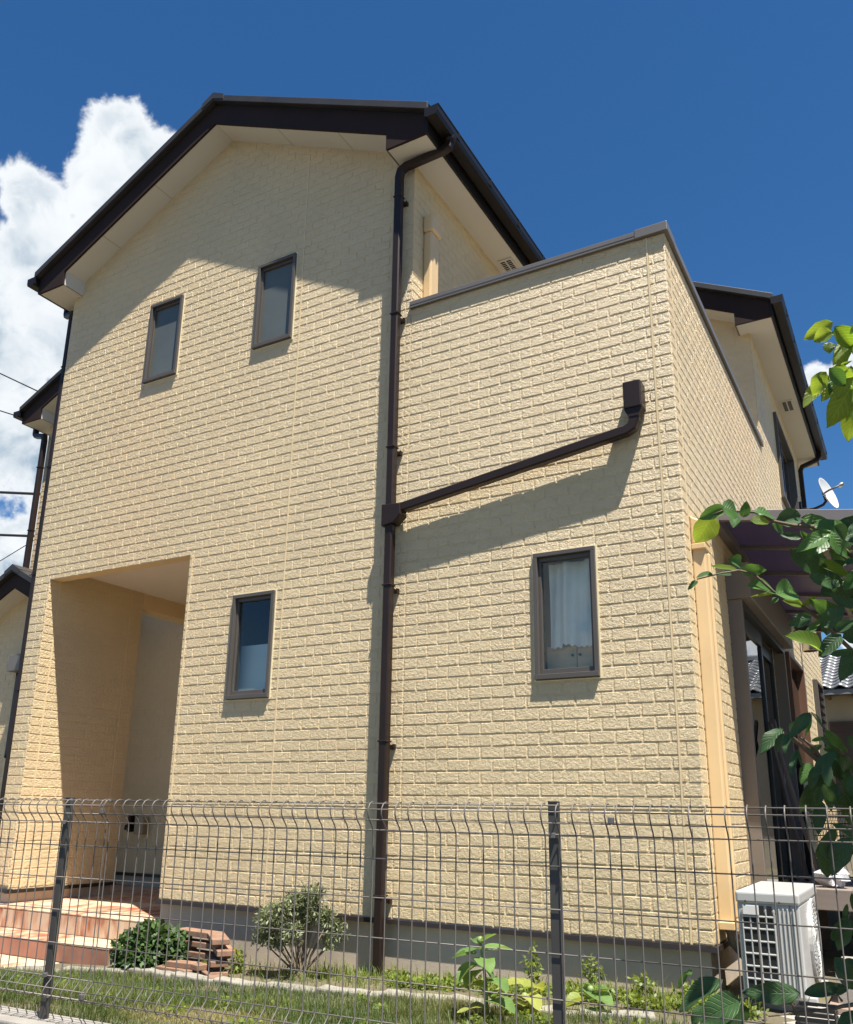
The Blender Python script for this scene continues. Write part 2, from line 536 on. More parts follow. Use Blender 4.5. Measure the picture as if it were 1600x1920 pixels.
# balcony: main block's flank, inner parapet faces, floor, wing gable behind
BALC = ((XM, 0, 0), (0, 1, 0), (1, 0, 0))
wb = backing('balcony_wall', *BALC, 0.0, 3.95, 3.4, 5.97, [(1.2, 2.9, 3.5, 5.55)], m_siding, house)
brick_field('brick_field', *BALC, lay(0.0, 3.95, 3.418, 5.96, [(1.19, 2.91, 3.4, 5.56)], None, 0.03), m_siding, wb)
MB().box(XM, -.15, .15, 3.95, 3.3, 3.4).build('balcony_floor', m_concrete, house)
MB().box(XM + .002, -.15, .14, .15, 3.4, 4.6).box(-.16, -.15, .15, 3.94, 3.4, 4.6).build('parapet_lining', m_cream, house)
REARG = ((0, 3.95, 0), (1, 0, 0), (0, -1, 0))
XR2 = -2.03
gable2 = lambda x: ZP - 0.5 * abs(x - XR2) + 0.03
wr = backing('rear_gable_wall', *REARG, XM, -DEP, 3.4, 5.97, [], m_siding, house, extra=[[(-2.6, 5.97), (0, 5.97), (0, 6.05), (XR2, ZP), (-2.6, 6.8)]])
brick_field('brick_field', *REARG, lay(XM, 0.0, 3.418, 7.05, [], gable2, 0.02), m_siding, wr)

# ---- porch recess and the wing set back on the left
YW = 1.95
PW = ((-5.80, 0, 0), (0, 1, 0), (1, 0, 0))
pw = backing('porch_wall', *PW, DEP, 1.13, ZB - .03, 3.03, [], m_siding, house)
brick_field('brick_field', *PW, lay(0.0, 1.13, ZB - .02, 3.03, [], None, 0.04, (.12, .98)), m_siding, pw)
for s in (.12, .98):
    MB().box(-5.806, -5.7978, s - .0055, s + .0055, ZB - .02, 3.03).build('sealant_joint', m_joint, pw)
MB().box(-6.015, -5.81, .012, 1.13, ZB - .03, 5.9).build('porch_pier', m_cream, house)
MB().box(-6.0, -5.80, 1.132, YW - .02, 2.86, 3.2).build('porch_side_lintel', m_cream, house, bevel=.006)
MB().box(-5.80, -4.04, .009, .13, 2.912, 3.2).build('porch_lintel', m_cream, house, bevel=.004)
MB().box(-6.0, -4.04, .13, YW, 3.03, 3.06).build('porch_ceiling', m_pceil, house)
MB().box(-4.04, -3.9, .012, YW, .2, 3.1).build('porch_inner_wall', m_cream, house)
WING = ((0, YW, 0), (1, 0, 0), (0, -1, 0))
ww = backing('wing_wall', *WING, -8.93, -4.04, ZB - .02, 5.97, [], m_siding, house)
brick_field('brick_field', *WING, lay(-8.93, -4.04, ZB - .02, 5.96, [], None, 0.02, (-6.2,)), m_siding, ww)
MB().box(-8.93, -8.92, YW + .01, 6, 0, 5.97).build('wing_end_wall', m_siding, house)
MB().box(XL - .004, XL + .02, YW, 5.0, 3.0, 5.95).build('upper_end_wall', m_siding, house)
# small gabled entrance block at the far left
VY, VX0, VX1, VXR = 1.20, -8.58, -6.94, -7.73
VB = ((0, VY, 0), (1, 0, 0), (0, -1, 0))
vz = lambda x: 3.27 - 0.5 * abs(x - VXR) + .03
VWIN = (-7.78, -7.28, 1.38, 2.33)
wv = backing('entrance_block_wall', *VB, VX0, VX1, ZB - .02, 2.86, [VWIN], m_siding, house, extra=[[(VX0, 2.86), (VX1, 2.86), (VXR, 3.29)]])
brick_field('brick_field', *VB, lay(VX0, VX1, ZB - .02, 3.3, [VWIN], vz, 0.02), m_siding, wv)
MB().box(VX1 - .02, VX1 - .01, VY + .01, YW, 0, 2.86).build('entrance_block_end', m_siding, house)

# ---- foundation and drip edge
MB().box(-4.04, -.028, .028, .2, -.6, .205).build('foundation', m_found, house)
MB().box(-.2, -.028, .2, 8.03, -.6, .205).build('foundation', m_found, house)
MB().box(-6.0, -5.828, .028, 1.12, -.6, .175).build('foundation', m_found, house)
MB().box(-8.8, -4.0, YW + .028, YW + .2, -.6, .175).build('foundation', m_found, house)
MB().box(-8.6, VX1 - .03, VY + .028, VY + .2, -.6, .175).build('foundation', m_found, house)


def drip(x0, x1, y, z, name='drip_edge'):
    MB().prism([(y - .016, z - .030), (y - .012, z - .004), (y + .01, z - .001), (y + .04, z - .001), (y + .04, z - .030)], 'x', x0, x1).build(name, m_flash, house)


drip(-4.05, .018, 0, ZB); drip(-6.03, -5.79, 0, ZB - .024)
drip(-8.86, -4.0, YW, ZB - .022); drip(VX0, VX1, VY, ZB - .022)
MB().prism([(.016, ZB - .030), (.012, ZB - .004), (-.04, ZB - .001), (-.04, ZB - .030)], 'y', -.012, 8.06).build('drip_edge', m_flash, house)
MB().prism([(-5.784, ZB - .06), (-5.788, ZB - .033), (-5.83, ZB - .031), (-5.83, ZB - .06)], 'y', -.01, 1.14).build('drip_edge', m_flash, house)

# ---- roofs
m_casejoint = M('soffit_gap', (0.26, 0.24, 0.21), 0.8, 0.05, 3)


def gable_roof(xr, zp, yf, yb, wall_d, step_d, end_d, name='roof', eave_z=5.945, barge=0.20, left=True, right=True, vent=None):
    """gabled roof with its ridge along y: yf is the face of the barge boards"""
    rf = empty(name, (xr, yf, zp), parent=house)
    I = Matrix.Translation((-xr, -yf, -zp))

    def put(mb, nm, mat, bevel=0.0):
        mb.v = [tuple(I @ Vector(p)) for p in mb.v]
        return mb.build(nm, mat, rf, bevel=bevel)
    S = 0.5
    for s, on in ((-1, left), (1, right)):
        if not on: continue
        X = lambda d: xr + s * d
        low = lambda d: zp - S * d
        top = lambda d: zp + barge - S * d
        put(MB().prism([(X(0), low(0)), (X(step_d), low(step_d)), (X(step_d), eave_z), (X(end_d), eave_z), (X(end_d), top(end_d)), (X(0), top(0))], 'y', yf, yf + .022),
            'barge_board', m_barge)
        # black strip painted in as the shaded gap, then the verge trim
        put(MB().prism([(X(0), top(0)), (X(end_d), top(end_d)), (X(end_d), top(end_d) + .03), (X(0), top(0) + .03)], 'y', yf + .008, yf + .04), 'verge_shade_strip', m_black)
        e2 = end_d + .045
        put(MB().prism([(X(0), top(0) + .022), (X(e2), top(e2) + .022), (X(e2), top(e2) + .09), (X(0), top(0) + .09)], 'y', yf - .052, yf + .02), 'verge_trim', m_roof, .004)
        # roof sheets laid in courses
        d0 = 0.0
        while d0 < e2 - .02:
            d1 = min(d0 + .30, e2)
            put(MB().prism([(X(d0), top(d0) + .10), (X(d1), top(d1) + .088), (X(d1), top(d1) + .05), (X(d0), top(d0) + .05)], 'y', yf - .03, yb), 'roof_sheet', m_roof)
            d0 = d1 - .012
        # soffit under the verge, boxed eave, fascia
        put(MB().prism([(X(0), low(0) + .004), (X(step_d), low(step_d) + .004), (X(step_d), low(step_d) + .02), (X(0), low(0) + .02)], 'y', yf + .022, yf + .30), 'soffit', m_soffit)
        put(MB().prism([(X(step_d) - s * .004, eave_z + .003), (X(end_d), eave_z + .003), (X(end_d), eave_z + .018), (X(step_d) - s * .004, eave_z + .018)], 'y', yf + .022, yb), 'soffit', m_soffit)
        put(MB().prism([(X(step_d) - s * .006, eave_z + .003), (X(step_d) + s * .006, eave_z + .003), (X(step_d) + s * .006, low(step_d) + .02), (X(step_d) - s * .006, low(step_d) + .02)], 'y', yf + .022, yf + .26), 'eave_return', m_soffit)
        put(MB().prism([(X(end_d), eave_z), (X(end_d) + s * .02, eave_z), (X(end_d) + s * .02, top(end_d) + .02), (X(end_d), top(end_d) + .02)], 'y', yf + .001, yb), 'fascia', m_gutter)
        # soffit board joints
        for d in (0.75, 1.42):
            if d < step_d:
                put(MB().prism([(X(d), low(d) + .002), (X(d + .0025), low(d + .0025) + .002), (X(d + .0025), low(d) + .01), (X(d), low(d) + .01)], 'y', yf + .022, yf + .25), 'soffit_joint', m_casejoint)
    put(MB().prism([(xr - .13, zp + barge + .09 - .055), (xr, zp + barge + .108), (xr + .13, zp + barge + .09 - .055), (xr + .13, zp + barge - .02), (xr, zp + barge + .04), (xr - .13, zp + barge - .02)], 'y', yf - .058, yb), 'ridge_cap', m_roof)
    return rf


roof_main = gable_roof(XR, ZP, -.25, 6.2, 2.04, 1.92, 2.28)
roof_rear = gable_roof(XR2, ZP, 3.70, 8.30, 2.03, 1.92, 2.28)
roof_wing = gable_roof(-6.90, ZP, 1.70, 6.0, 2.02, 1.92, 2.28)
roof_ent = gable_roof(VXR, 3.27, VY - .25, YW, .80, .84, .92, eave_z=2.84, barge=.16)
for (px, py) in ((-1.815, 1.655), (.125, 5.98)):
    vt = MB().box(px - .07, px + .07, py - .17, py + .17, 5.936, 5.9475).build('soffit_vent', m_soffit, house)
    for sx in (-1, 1):
        for k in range(10):
            MB().box(px + sx * .03 - .022, px + sx * .03 + .022, py - .145 + k * .029, py - .145 + k * .029 + .017, 5.9335, 5.9365).build('vent_slot', m_black, vt)


# ---- gutters and rain pipes
def gutter(x, y0, y1, z, s=1, name='gutter'):
    """box gutter along y, open on top; s = side facing away from the house"""
    w, h, t = .115, .085, .006
    prof = [(0, h), (0, 0.012), (s * .02, 0), (s * (w - .012), 0), (s * w, .03), (s * w, h), (s * (w + .006), h + .006), (s * (w - .014), h + .006),
            (s * (w - .014), h), (s * (w - t), .034), (s * (w - .018), t), (s * .022, t), (s * t, .016), (s * t, h)]
    pts = [(x + a, z + b) for a, b in prof]
    if s < 0: pts = pts[::-1]
    g = MB().prism(pts, 'y', y0, y1).build(name, m_gutter, house)
    cap = [(x, z + h), (x, z + .012), (x + s * .02, z), (x + s * (w - .012), z), (x + s * w, z + .03), (x + s * w, z + h)]
    for yy in (y0 - .006, y1):
        MB().prism(cap if s > 0 else cap[::-1], 'y', yy, yy + .006).build('gutter_end', m_gutter, g)
    k = y0 + .35
    while k < y1:
        MB().box(min(x, x + s * w), max(x, x + s * w), k - .012, k + .012, z + h - .004, z + h + .008).box(
            min(x + s * w, x + s * (w + .007)), max(x + s * w, x + s * (w + .007)), k - .014, k + .014, z + .02, z + h + .008).build('gutter_bracket', m_gutter, g)
        k += .6
    return g


gutter(XR + 2.302, -.30, 3.9, 6.035)
gutter(XR - 2.302, -.30, 4.0, 6.035, -1)
gutter(XR2 + 2.302, 3.62, 8.32, 6.035)
gutter(-6.90 - 2.302, 1.64, 5.0, 6.035, -1)


def sq_tube(path, w, mat, name, parent, ch=0.28):
    """square rain pipe with chamfered corners swept along a path; corner points get mitred"""
    path = [Vector(p) for p in path]
    mb = MB(); n = 8
    c = w / 2; e = c * (1 - ch)
    prof = [(c, -e), (c, e), (e, c), (-e, c), (-c, e), (-c, -e), (-e, -c), (e, -c)]
    for k, p in enumerate(path):
        t0 = (path[k] - path[k - 1]).normalized() if k else None
        t1 = (path[k + 1] - path[k]).normalized() if k + 1 < len(path) else None
        t = (t0 + t1).normalized() if t0 and t1 else (t0 or t1)
        ref = Vector((0, -1, 0))
        ref = (ref - t * ref.dot(t))
        if ref.length < .2: ref = Vector((0, 0, 1)) - t * t.z
        ref.normalize()
        b = t.cross(ref)
        sc = 1.0
        if t0 and t1: sc = 1 / max(.5, math.cos(t0.angle(t1) / 2))
        for (a, q) in prof:
            mb.v.append(tuple(p + ref * a + b * q * sc))
    for k in range(len(path) - 1):
        for j in range(n):
            a = k * n + j; d = k * n + (j + 1) % n
            mb.f.append((a, d, d + n, a + n))
    mb.f.append(tuple(reversed(range(n)))); mb.f.append(tuple((len(path) - 1) * n + j for j in range(n)))
    return mb.build(name, mat, parent)


PX, PY = -2.035, -.072
dp = sq_tube([(PX, PY, -.12), (PX, PY, 5.80), (PX + .015, PY, 5.855), (PX + .06, PY + .005, 5.885), (-1.66, -.02, 5.945), (-1.622, -.012, 5.965), (-1.612, -.01, 6.05)], .062, m_pipe, 'downpipe', house)
for z in (5.609, 4.547, 3.443, 2.40, 1.327, .362):
    MB().box(PX - .036, PX + .036, PY - .036, PY + .036, z - .006, z + .006).build('pipe_joint', m_pipe, dp, bevel=.004)
    MB().box(PX + .036, PX + .046, -.03, .002, z - .05, z - .015).box(PX - .012, PX + .03, PY + .03, .002, z - .045, z - .02).build('pipe_bracket', m_pipe, dp)
MB().lathe([(.03, 6.0), (.045, 6.01), (.05, 6.03), (.05, 6.06)], (-1.612, -.01, 0), 14).build('gutter_outlet', m_gutter, dp, smooth=True)
MB().prism([(-2.085, 2.995), (-1.935, 2.985), (-1.925, 2.90), (-1.985, 2.845), (-2.085, 2.83)], 'y', -.118, -.022).build('branch_socket', m_pipe, dp, bevel=.006)
rp_ = sq_tube([(-1.95, -.072, 2.958), (-.30, -.072, 3.203), (-.262, -.072, 3.222), (-.245, -.072, 3.262), (-.243, -.072, 3.30)], .066, m_pipe, 'rain_pipe', house)
MB().box(-.30, -.185, -.118, -.006, 3.335, 3.52).build('collector_box', m_pipe, rp_, bevel=.008)
MB().prism([(-.30, 3.335), (-.185, 3.335), (-.21, 3.28), (-.275, 3.28)], 'y', -.108, -.03).build('collector_neck', m_pipe, rp_)
MB().lathe([(.001, .022), (.012, .019), (.021, .008), (.022, 0), (.015, -.015), (.001, -.02)], (-.243, -.022, 3.548), 12).build('overflow_knob', m_pipe, rp_, smooth=True)
lp = sq_tube([(-6.085, .045, -.3), (-6.085, .045, 5.78), (-6.11, .06, 5.84), (-6.30, .13, 5.90), (-6.335, .15, 5.94), (-6.335, .15, 6.04)], .052, m_pipe, 'downpipe', house)
for z in (5.2, 4.1, 3.0, 1.9, .9):
    MB().box(-6.115, -6.055, .015, .075, z - .006, z + .006).build('pipe_joint', m_pipe, lp)
wp = sq_tube([(-8.895, 1.87, 3.05), (-8.895, 1.87, 5.70), (-8.92, 1.88, 5.77), (-9.20, 1.95, 5.86), (-9.24, 1.96, 5.9), (-9.24, 1.96, 6.04)], .066, m_pipe, 'downpipe', house)
for z in (5.3, 4.4, 3.5):
    MB().box(-8.933, -8.857, 1.832, 1.908, z - .006, z + .006).build('pipe_joint', m_pipe, wp)
rp2 = sq_tube([(.03, 7.95, 3.2), (.03, 7.95, 5.78), (.06, 7.95, 5.84), (.27, 7.97, 5.92), (.30, 7.98, 5.96), (.30, 7.98, 6.04)], .06, m_pipe, 'downpipe', house)

# ---- balcony parapet cap
MB().prism([(-.026, 4.602), (-.026, 4.658), (.175, 4.664), (.175, 4.602), (.16, 4.602), (.16, 4.61), (-.008, 4.61), (-.008, 4.602)], 'x', XM - .004, -.002).build('parapet_cap', m_cap, house, bevel=.002)
MB().box(XM - .002, -.01, -.0275, -.0255, 4.622, 4.627).build('cap_lip', m_alu, house)
MB().prism([(.026, 4.602), (.026, 4.658), (-.175, 4.664), (-.175, 4.602), (-.16, 4.602), (-.16, 4.61), (.008, 4.61), (.008, 4.602)], 'y', .02, 3.95).build('parapet_cap', m_cap, house, bevel=.002)
MB().box(-.19, .029, -.029, .19, 4.600, 4.668).build('cap_corner', m_cap, house, bevel=.004)

# ------------------------------------------------------------------ glass
def glass_mat(name, tint=(0.9, 0.95, 0.95), rough=0.0, refl=1.0):
    """thin window glass: fresnel mirror over a clear, slightly tinted pane"""
    m = bpy.data.materials.new(name); m.use_nodes = True
    nt = m.node_tree; N, L = nt.nodes, nt.links
    for n in list(N): N.remove(n)
    o = N.new('ShaderNodeOutputMaterial'); mx = N.new('ShaderNodeMixShader')
    tr = N.new('ShaderNodeBsdfTransparent'); gl = N.new('ShaderNodeBsdfGlossy'); lw2 = N.new('ShaderNodeLayerWeight'); fr = N.new('ShaderNodeMath'); fr.operation = 'POWER'; fr.inputs[1].default_value = 5.0
    tr.inputs[0].default_value = (*tint, 1); gl.inputs[0].default_value = (1, 1, 1, 1); gl.inputs['Roughness'].default_value = rough
    lw2.inputs['Blend'].default_value = 0.5; L.new(lw2.outputs['Facing'], fr.inputs[0])
    k = N.new('ShaderNodeMath'); k.operation = 'MULTIPLY_ADD'; k.inputs[1].default_value = 0.95; k.inputs[2].default_value = 0.045 * refl; k.use_clamp = True
    nz = N.new('ShaderNodeTexNoise'); nz.inputs['Scale'].default_value = 2.5
    g = N.new('ShaderNodeNewGeometry'); L.new(g.outputs['Position'], nz.inputs['Vector'])
    bp = N.new('ShaderNodeBump'); bp.inputs['Strength'].default_value = 0.03; bp.inputs['Distance'].default_value = 0.006
    L.new(nz.outputs['Fac'], bp.inputs['Height']); L.new(bp.outputs[0], gl.inputs['Normal'])
    L.new(fr.outputs[0], k.inputs[0]); L.new(k.outputs[0], mx.inputs[0]); L.new(tr.outputs[0], mx.inputs[1]); L.new(gl.outputs[0], mx.inputs[2])
    L.new(mx.outputs[0], o.inputs[0])
    return m


m_glass = glass_mat('clear_glass', (0.93, 0.96, 0.95), 0.0, 0.8)
m_glassdk = glass_mat('dark_glass', (0.25, 0.27, 0.28), 0.0, 1.6)
m_frost = M('frosted_glass', (0.105, 0.118, 0.108), 0.22, 0.10, 2.0, spec=0.5, coat=0.0)
m_room = M('room_wall', (0.50, 0.48, 0.44), 0.8, 0.05, 2)
m_curtain = M('white_curtain_cloth', (0.80, 0.80, 0.76), 0.85, 0.05, 10, bump=0.2, bscale=200)
m_cabinet = M('pale_wood_cabinet', (0.74, 0.50, 0.27), 0.5, 0.12, 3, stretch=(1, 1, 8))
m_whiteboard = M('white_panel', (0.60, 0.66, 0.66), 0.4, 0.04, 2)


def window_front(rect, frost, name='window'):
    """small casement in the front wall: outer frame proud of the wall, sash inside, pane set back"""
    x0, x1, z0, z1 = rect
    w = empty(name, (x0, 0, z0), parent=house)
    T = lambda mb: [(p[0] - x0, p[1], p[2] - z0) for p in mb.v]

    def put(mb, nm, mat, bevel=0.0, par=w):
        mb.v = T(mb); return mb.build(nm, mat, par, bevel=bevel)
    f = .028
    yo = -.024
    put(MB().box(x0, x1, yo, .09, z1 - f, z1).box(x0, x1, yo - .006, .09, z0, z0 + f + .004).box(x0, x0 + f, yo, .09, z0 + f + .004, z1 - f).box(x1 - f, x1, yo, .09, z0 + f + .004, z1 - f), 'frame', m_alu, .0025)
    s = .026
    a0, a1, c0, c1 = x0 + f, x1 - f, z0 + f + .004, z1 - f
    sash = put(MB().box(a0, a1, .004, .045, c1 - s, c1).box(a0, a1, .004, .045, c0, c0 + s + .008).box(a0, a0 + s * .7, .004, .045, c0 + s + .008, c1 - s).box(a1 - s * .7, a1, .004, .045, c0 + s + .008, c1 - s), 'sash', m_alu, .002)
    put(MB().box(a0 + s * .7, a1 - s * .7, .022, .028, c0 + s + .008, c1 - s), 'pane', m_frost if frost else m_glass)
    # sealant bead round the frame
    b = .010
    put(MB().box(x0 - b, x1 + b, -.004, .004, z1, z1 + b).box(x0 - b, x0, -.004, .004, z0 - .004, z1).box(x1, x1 + b, -.004, .004, z0 - .004, z1).box(x0 - b, x1 + b, -.004, .004, z0 - b, z0 - .004), 'sealant_bead', m_seal)
    if frost:
        put(MB().box(a0, a1, .05, .06, c0, c1), 'backing_blind', m_room)
    else:
        put(MB().box(x0 - .38, x1 + .5, 1.6, 1.62, z0 - .6, z1 + .4).box(x0 - .40, x0 - .38, .1, 1.6, z0 - .6, z1 + .4).box(x1 + .5, x1 + .52, .1, 1.6, z0 - .6, z1 + .4)
            .box(x0 - .38, x1 + .5, .1, 1.6, z1 + .4, z1 + .42).box(x0 - .38, x1 + .5, .1, 1.6, z0 - .62, z0 - .6)
            .box(x0 - .38, x0, .1, .11, z0 - .6, z1 + .4).box(x1, x1 + .5, .1, .11, z0 - .6, z1 + .4).box(x0, x1, .1, .11, z1, z1 + .4).box(x0, x1, .1, .11, z0 - .6, z0), 'room_lining', m_room)
    return w


wins = [window_front(WIN[0], False), window_front(WIN[1], False), window_front(WIN[2], True), window_front(WIN[3], True)]
# behind the lower right window: a short white curtain and a low cabinet
x0, x1, z0, z1 = WIN[0]
V, F = [], []
nu, nv = 60, 26
for j in range(nv + 1):
    for i in range(nu + 1):
        t = i / nu; q = j / nv
        x = x0 + .055 + t * (x1 - x0 - .075)
        amp = .010 + .008 * (1 - q)
        y = .118 + amp * math.sin(t * 13 + .6 * math.sin(q * 3)) + .006 * math.sin(t * 31 + q * 2)
        zlow = z0 + .225 + .012 * math.sin(t * 6.1 + .5) - .018 * (t < .25) + .006 * math.sin(t * 55)
        V.append((x, y, z1 - .045 - q * (z1 - .045 - zlow)))
for j in range(nv):
    for i in range(nu):
        a = j * (nu + 1) + i; F.append((a, a + 1, a + nu + 2, a + nu + 1))
cur = fast_mesh('curtain', V, F, m_curtain, None, smooth=True)
tag(cur, 'short white curtain with a frilled hem hanging inside the ground-floor window by the right corner', 'curtain')
cb = empty('cabinet', (x0 + .03, .155, z0 - .3))
tag(cb, 'pale wood cabinet with two doors and small knobs seen below the white curtain', 'cabinet')
MB().box(-.02, .40, .012, .30, 0, .54).build('body', m_cabinet, cb, bevel=.003)
for k in (0, 1):
    dr = MB().box(-.015 + k * .205, .185 + k * .205, 0, .012, .02, .53).build('door', m_cabinet, cb, bevel=.003)
    MB().lathe([(.001, .016), (.009, .012), (.007, 0)], (.16 + k * .05, -.001, .47), 10, Matrix.Rotation(math.pi / 2, 3, 'X')).build('knob', m_alu, dr, smooth=True)
# behind the lower left window: leaning white panel and a pale box
x0, x1, z0, z1 = WIN[1]
pn = MB().box(x0 - .08, x1 - .155, .13, .15, z0 - .2, z0 + .44).build('white_panel', m_whiteboard, None, bevel=.004)
tag(pn, 'white panel leaning inside the ground-floor window left of the downpipe', 'panel')
bx_ = MB().box(x1 - .14, x1 - .09, .22, .45, z0 - .2, z0 + .66).build('room_screen', m_whiteboard, None, bevel=.004)
tag(bx_, 'tall narrow pale panel beside the leaning white one inside the left ground-floor window', 'panel')

# ------------------------------------------------------------------ side wall fittings
def side_window(y0, y1, z0, z1, name, proud=.04, split=True, mat=None, casing=None):
    w = empty(name, (0, y0, z0), parent=house)
    T = lambda mb: [(p[0], p[1] - y0, p[2] - z0) for p in mb.v]

    def put(mb, nm, mt, bevel=0.0):
        mb.v = T(mb); return mb.build(nm, mt, w, bevel=bevel)
    f = .035
    put(MB().box(-.08, proud, y0, y1, z1 - f, z1).box(-.08, proud + .006, y0, y1, z0, z0 + f).box(-.08, proud, y0, y0 + f, z0 + f, z1 - f).box(-.08, proud, y1 - f, y1, z0 + f, z1 - f), 'frame', mat or m_alu, .003)
    ym = (y0 + y1) / 2
    if split:
        for a, b, d in ((y0 + f, ym + .02, -.02), (ym - .02, y1 - f, -.045)):
            put(MB().box(d - .02, d, a, b, z1 - f - .04, z1 - f).box(d - .02, d, a, b, z0 + f, z0 + f + .05).box(d - .02, d, a, a + .04, z0 + f + .05, z1 - f - .04).box(d - .02, d, b - .04, b, z0 + f + .05, z1 - f - .04), 'sash', m_alu, .002)
            put(MB().box(d - .013, d - .007, a + .04, b - .04, z0 + f + .05, z1 - f - .04), 'pane', m_glassdk)
    else:
        put(MB().box(-.03, -.024, y0 + f, y1 - f, z0 + f, z1 - f), 'pane', m_glassdk)
    put(MB().box(-.30, -.29, y0 - .1, y1 + .1, z0 - .1, z1 + .1), 'room_backing', m_black)
    b = .012
    put(MB().box(-.004, .004, y0 - b, y0, z0 - b, z1 + b).box(-.004, .004, y0, y1, z1, z1 + b), 'sealant_bead', m_seal)
    return w


m_brownframe = M('brown_window_casing', (0.16, 0.085, 0.055), 0.45, 0.1, 3)
side_window(5.32, 6.98, 4.50, 5.60, 'window')
side_window(4.10, 5.30, 1.35, 2.46, 'window', mat=m_brownframe, split=False, proud=.05)
lw = side_window(6.60, 7.35, 1.30, 2.52, 'louvre_window', proud=.06, split=False)
for k in range(11):
    MB().prism([(.0, .08 + k * .098), (.004, .08 + k * .098), (.062, .16 + k * .098), (.058, .16 + k * .098)], 'y', .05, .70).build('louvre_blade', m_glassdk, lw)

# shutter doorway under the terrace roof
dr = empty('sliding_door', (0, 1.22, .24), parent=house)
def pd(mb, nm, mt, bevel=0.0, par=dr):
    mb.v = [(p[0], p[1] - 1.22, p[2] - .24) for p in mb.v]; return mb.build(nm, mt, par, bevel=bevel)
m_casing = M('taupe_shutter_casing', (0.19, 0.155, 0.125), 0.5, 0.08, 2)
pd(MB().box(-.02, .095, 1.22, 1.27, .24, 2.36), 'shutter_jamb', m_casing, .004)
pd(MB().box(-.02, .095, 3.33, 3.38, .24, 2.36), 'shutter_jamb', m_casing, .004)
pd(MB().box(-.02, .165, 1.20, 3.40, 2.36, 2.62), 'shutter_box', m_casing, .006)
pd(MB().box(.04, .095, 1.27, 3.33, 2.31, 2.36), 'shutter_slot', m_aludk)
pd(MB().box(-.10, .12, 1.30, 3.30, .24, .30), 'sill', m_aludk, .004)
for a, b, d in ((1.31, 2.33, .03), (2.27, 3.29, -.02)):
    s_ = pd(MB().box(d - .02, d + .02, a, b, 2.20, 2.31).box(d - .02, d + .02, a, b, .30, .40).box(d - .02, d + .02, a, a + .06, .40, 2.20).box(d - .02, d + .02, b - .06, b, .40, 2.20), 'sash', m_aludk, .003)
    MB().box(d - .004, d + .004, a + .06 - 1.22, b - .06 - 1.22, .16, 1.96).build('pane', m_glassdk, s_)
for k in range(14):
    yy = 1.36 + k * .135
    V = [(-.16 + .018 * math.sin(k * 2.1), yy, .32), (-.13, yy + .13, .32), (-.13, yy + .13, 2.3), (-.16 + .018 * math.sin(k * 2.1), yy, 2.3)]
    pd(MB().poly(V), 'drape_fold', M('grey_drape', (0.085, 0.08, 0.075), .9, .1, 5) if k == 0 else bpy.data.materials['grey_drape'])
pd(MB().box(-.5, -.49, 1.0, 3.5, .1, 2.7), 'room_backing', m_black)

m_tanjoint = M('duct_seam_shadow', (0.40, 0.27, 0.13), .6, .05, 4)
# cream duct covers for the air conditioner pipes
dc = MB().prism([(.0, .15), (.072, .165), (.075, .20), (.075, .225), (.072, .265), (.0, .28)], 'z', .30, 2.46)
dc.v = [(p[0], p[1], p[2]) for p in dc.v]
dco = dc.build('pipe_duct', m_duct, house, bevel=.008)
MB().box(.0, .083, .135, .295, 2.44, 2.475).build('duct_collar', m_duct, dco, bevel=.004)
MB().prism([(.0, 2.475), (.085, 2.475), (.085, 2.56), (.05, 2.63), (.0, 2.66)], 'y', .14, .29).build('duct_elbow', m_duct, dco, bevel=.01)
MB().box(.0, .083, .135, .295, .29, .33).build('duct_collar', m_duct, dco, bevel=.004)
MB().box(.05, .088, .222, .262, .34, 2.43).build('duct_ridge', m_duct, dco, bevel=.012, seg=3)
MB().box(.071, .0765, .208, .212, .34, 2.43).build('duct_seam', m_tanjoint, dco)
dco.location = (.001, .0, 0)
m_lagged = M('lagged_pipe_tape', (0.22, 0.20, 0.17), 0.7, 0.15, 8)
MB().tube([(.04, .22, .31), (.05, .24, .22), (.09, .33, .14), (.15, .45, .12)], .028, 8).build('lagged_pipe', m_lagged, dco, smooth=True)
bd = MB().box(XM, XM + .075, .165, .295, 3.4, 5.40).build('pipe_duct', m_duct, house, bevel=.014)
MB().box(XM, XM + .095, .15, .31, 5.40, 5.56).build('duct_elbow', m_duct, bd, bevel=.018)
bw = empty('balcony_window', (XM, 1.2, 3.5), parent=house)
MB().box(-.05, .04, 0, .04, 0, 2.05).box(-.05, .04, 1.66, 1.70, 0, 2.05).box(-.05, .04, .04, 1.66, 2.0, 2.05).build('frame', m_alu, bw, bevel=.003)
MB().box(-.03, -.02, .04, 1.66, 0, 2.0).build('pane', m_glassdk, bw)
MB().box(-.3, -.29, 0, 1.7, 0, 2.05).build('room_backing', m_black, bw)
# wall vent hood
vh = MB().lathe([(.075, -.085), (.088, -.085), (.078, .03), (.06, .065), (.03, .085), (.001, .09)], (.105, 5.68, 2.80), 22)
vho = vh.build('vent_hood', m_steel, house, smooth=True)
MB().box(.0, .07, 5.64, 5.72, 2.80, 2.86).build('hood_neck', m_steel, vho)
# entrance block window with its grey shutter box
ew = empty('window', (VWIN[0], VY, VWIN[2]), parent=house)
wd, hh = VWIN[1] - VWIN[0], VWIN[3] - VWIN[2]
MB().box(0, .04, -.03, .06, 0, hh).box(wd - .04, wd, -.03, .06, 0, hh).box(0, wd, -.03, .06, hh - .04, hh).box(0, wd, -.03, .06, 0, .04).build('frame', m_aludk, ew, bevel=.003)
MB().box(.04, wd - .04, .02, .026, .04, hh - .04).build('pane', m_glassdk, ew)
MB().box(0, wd, .2, .21, 0, hh).build('room_backing', m_black, ew)
MB().box(-.03, wd + .03, -.13, .01, hh, hh + .19).build('shutter_box', m_cap, ew, bevel=.006)
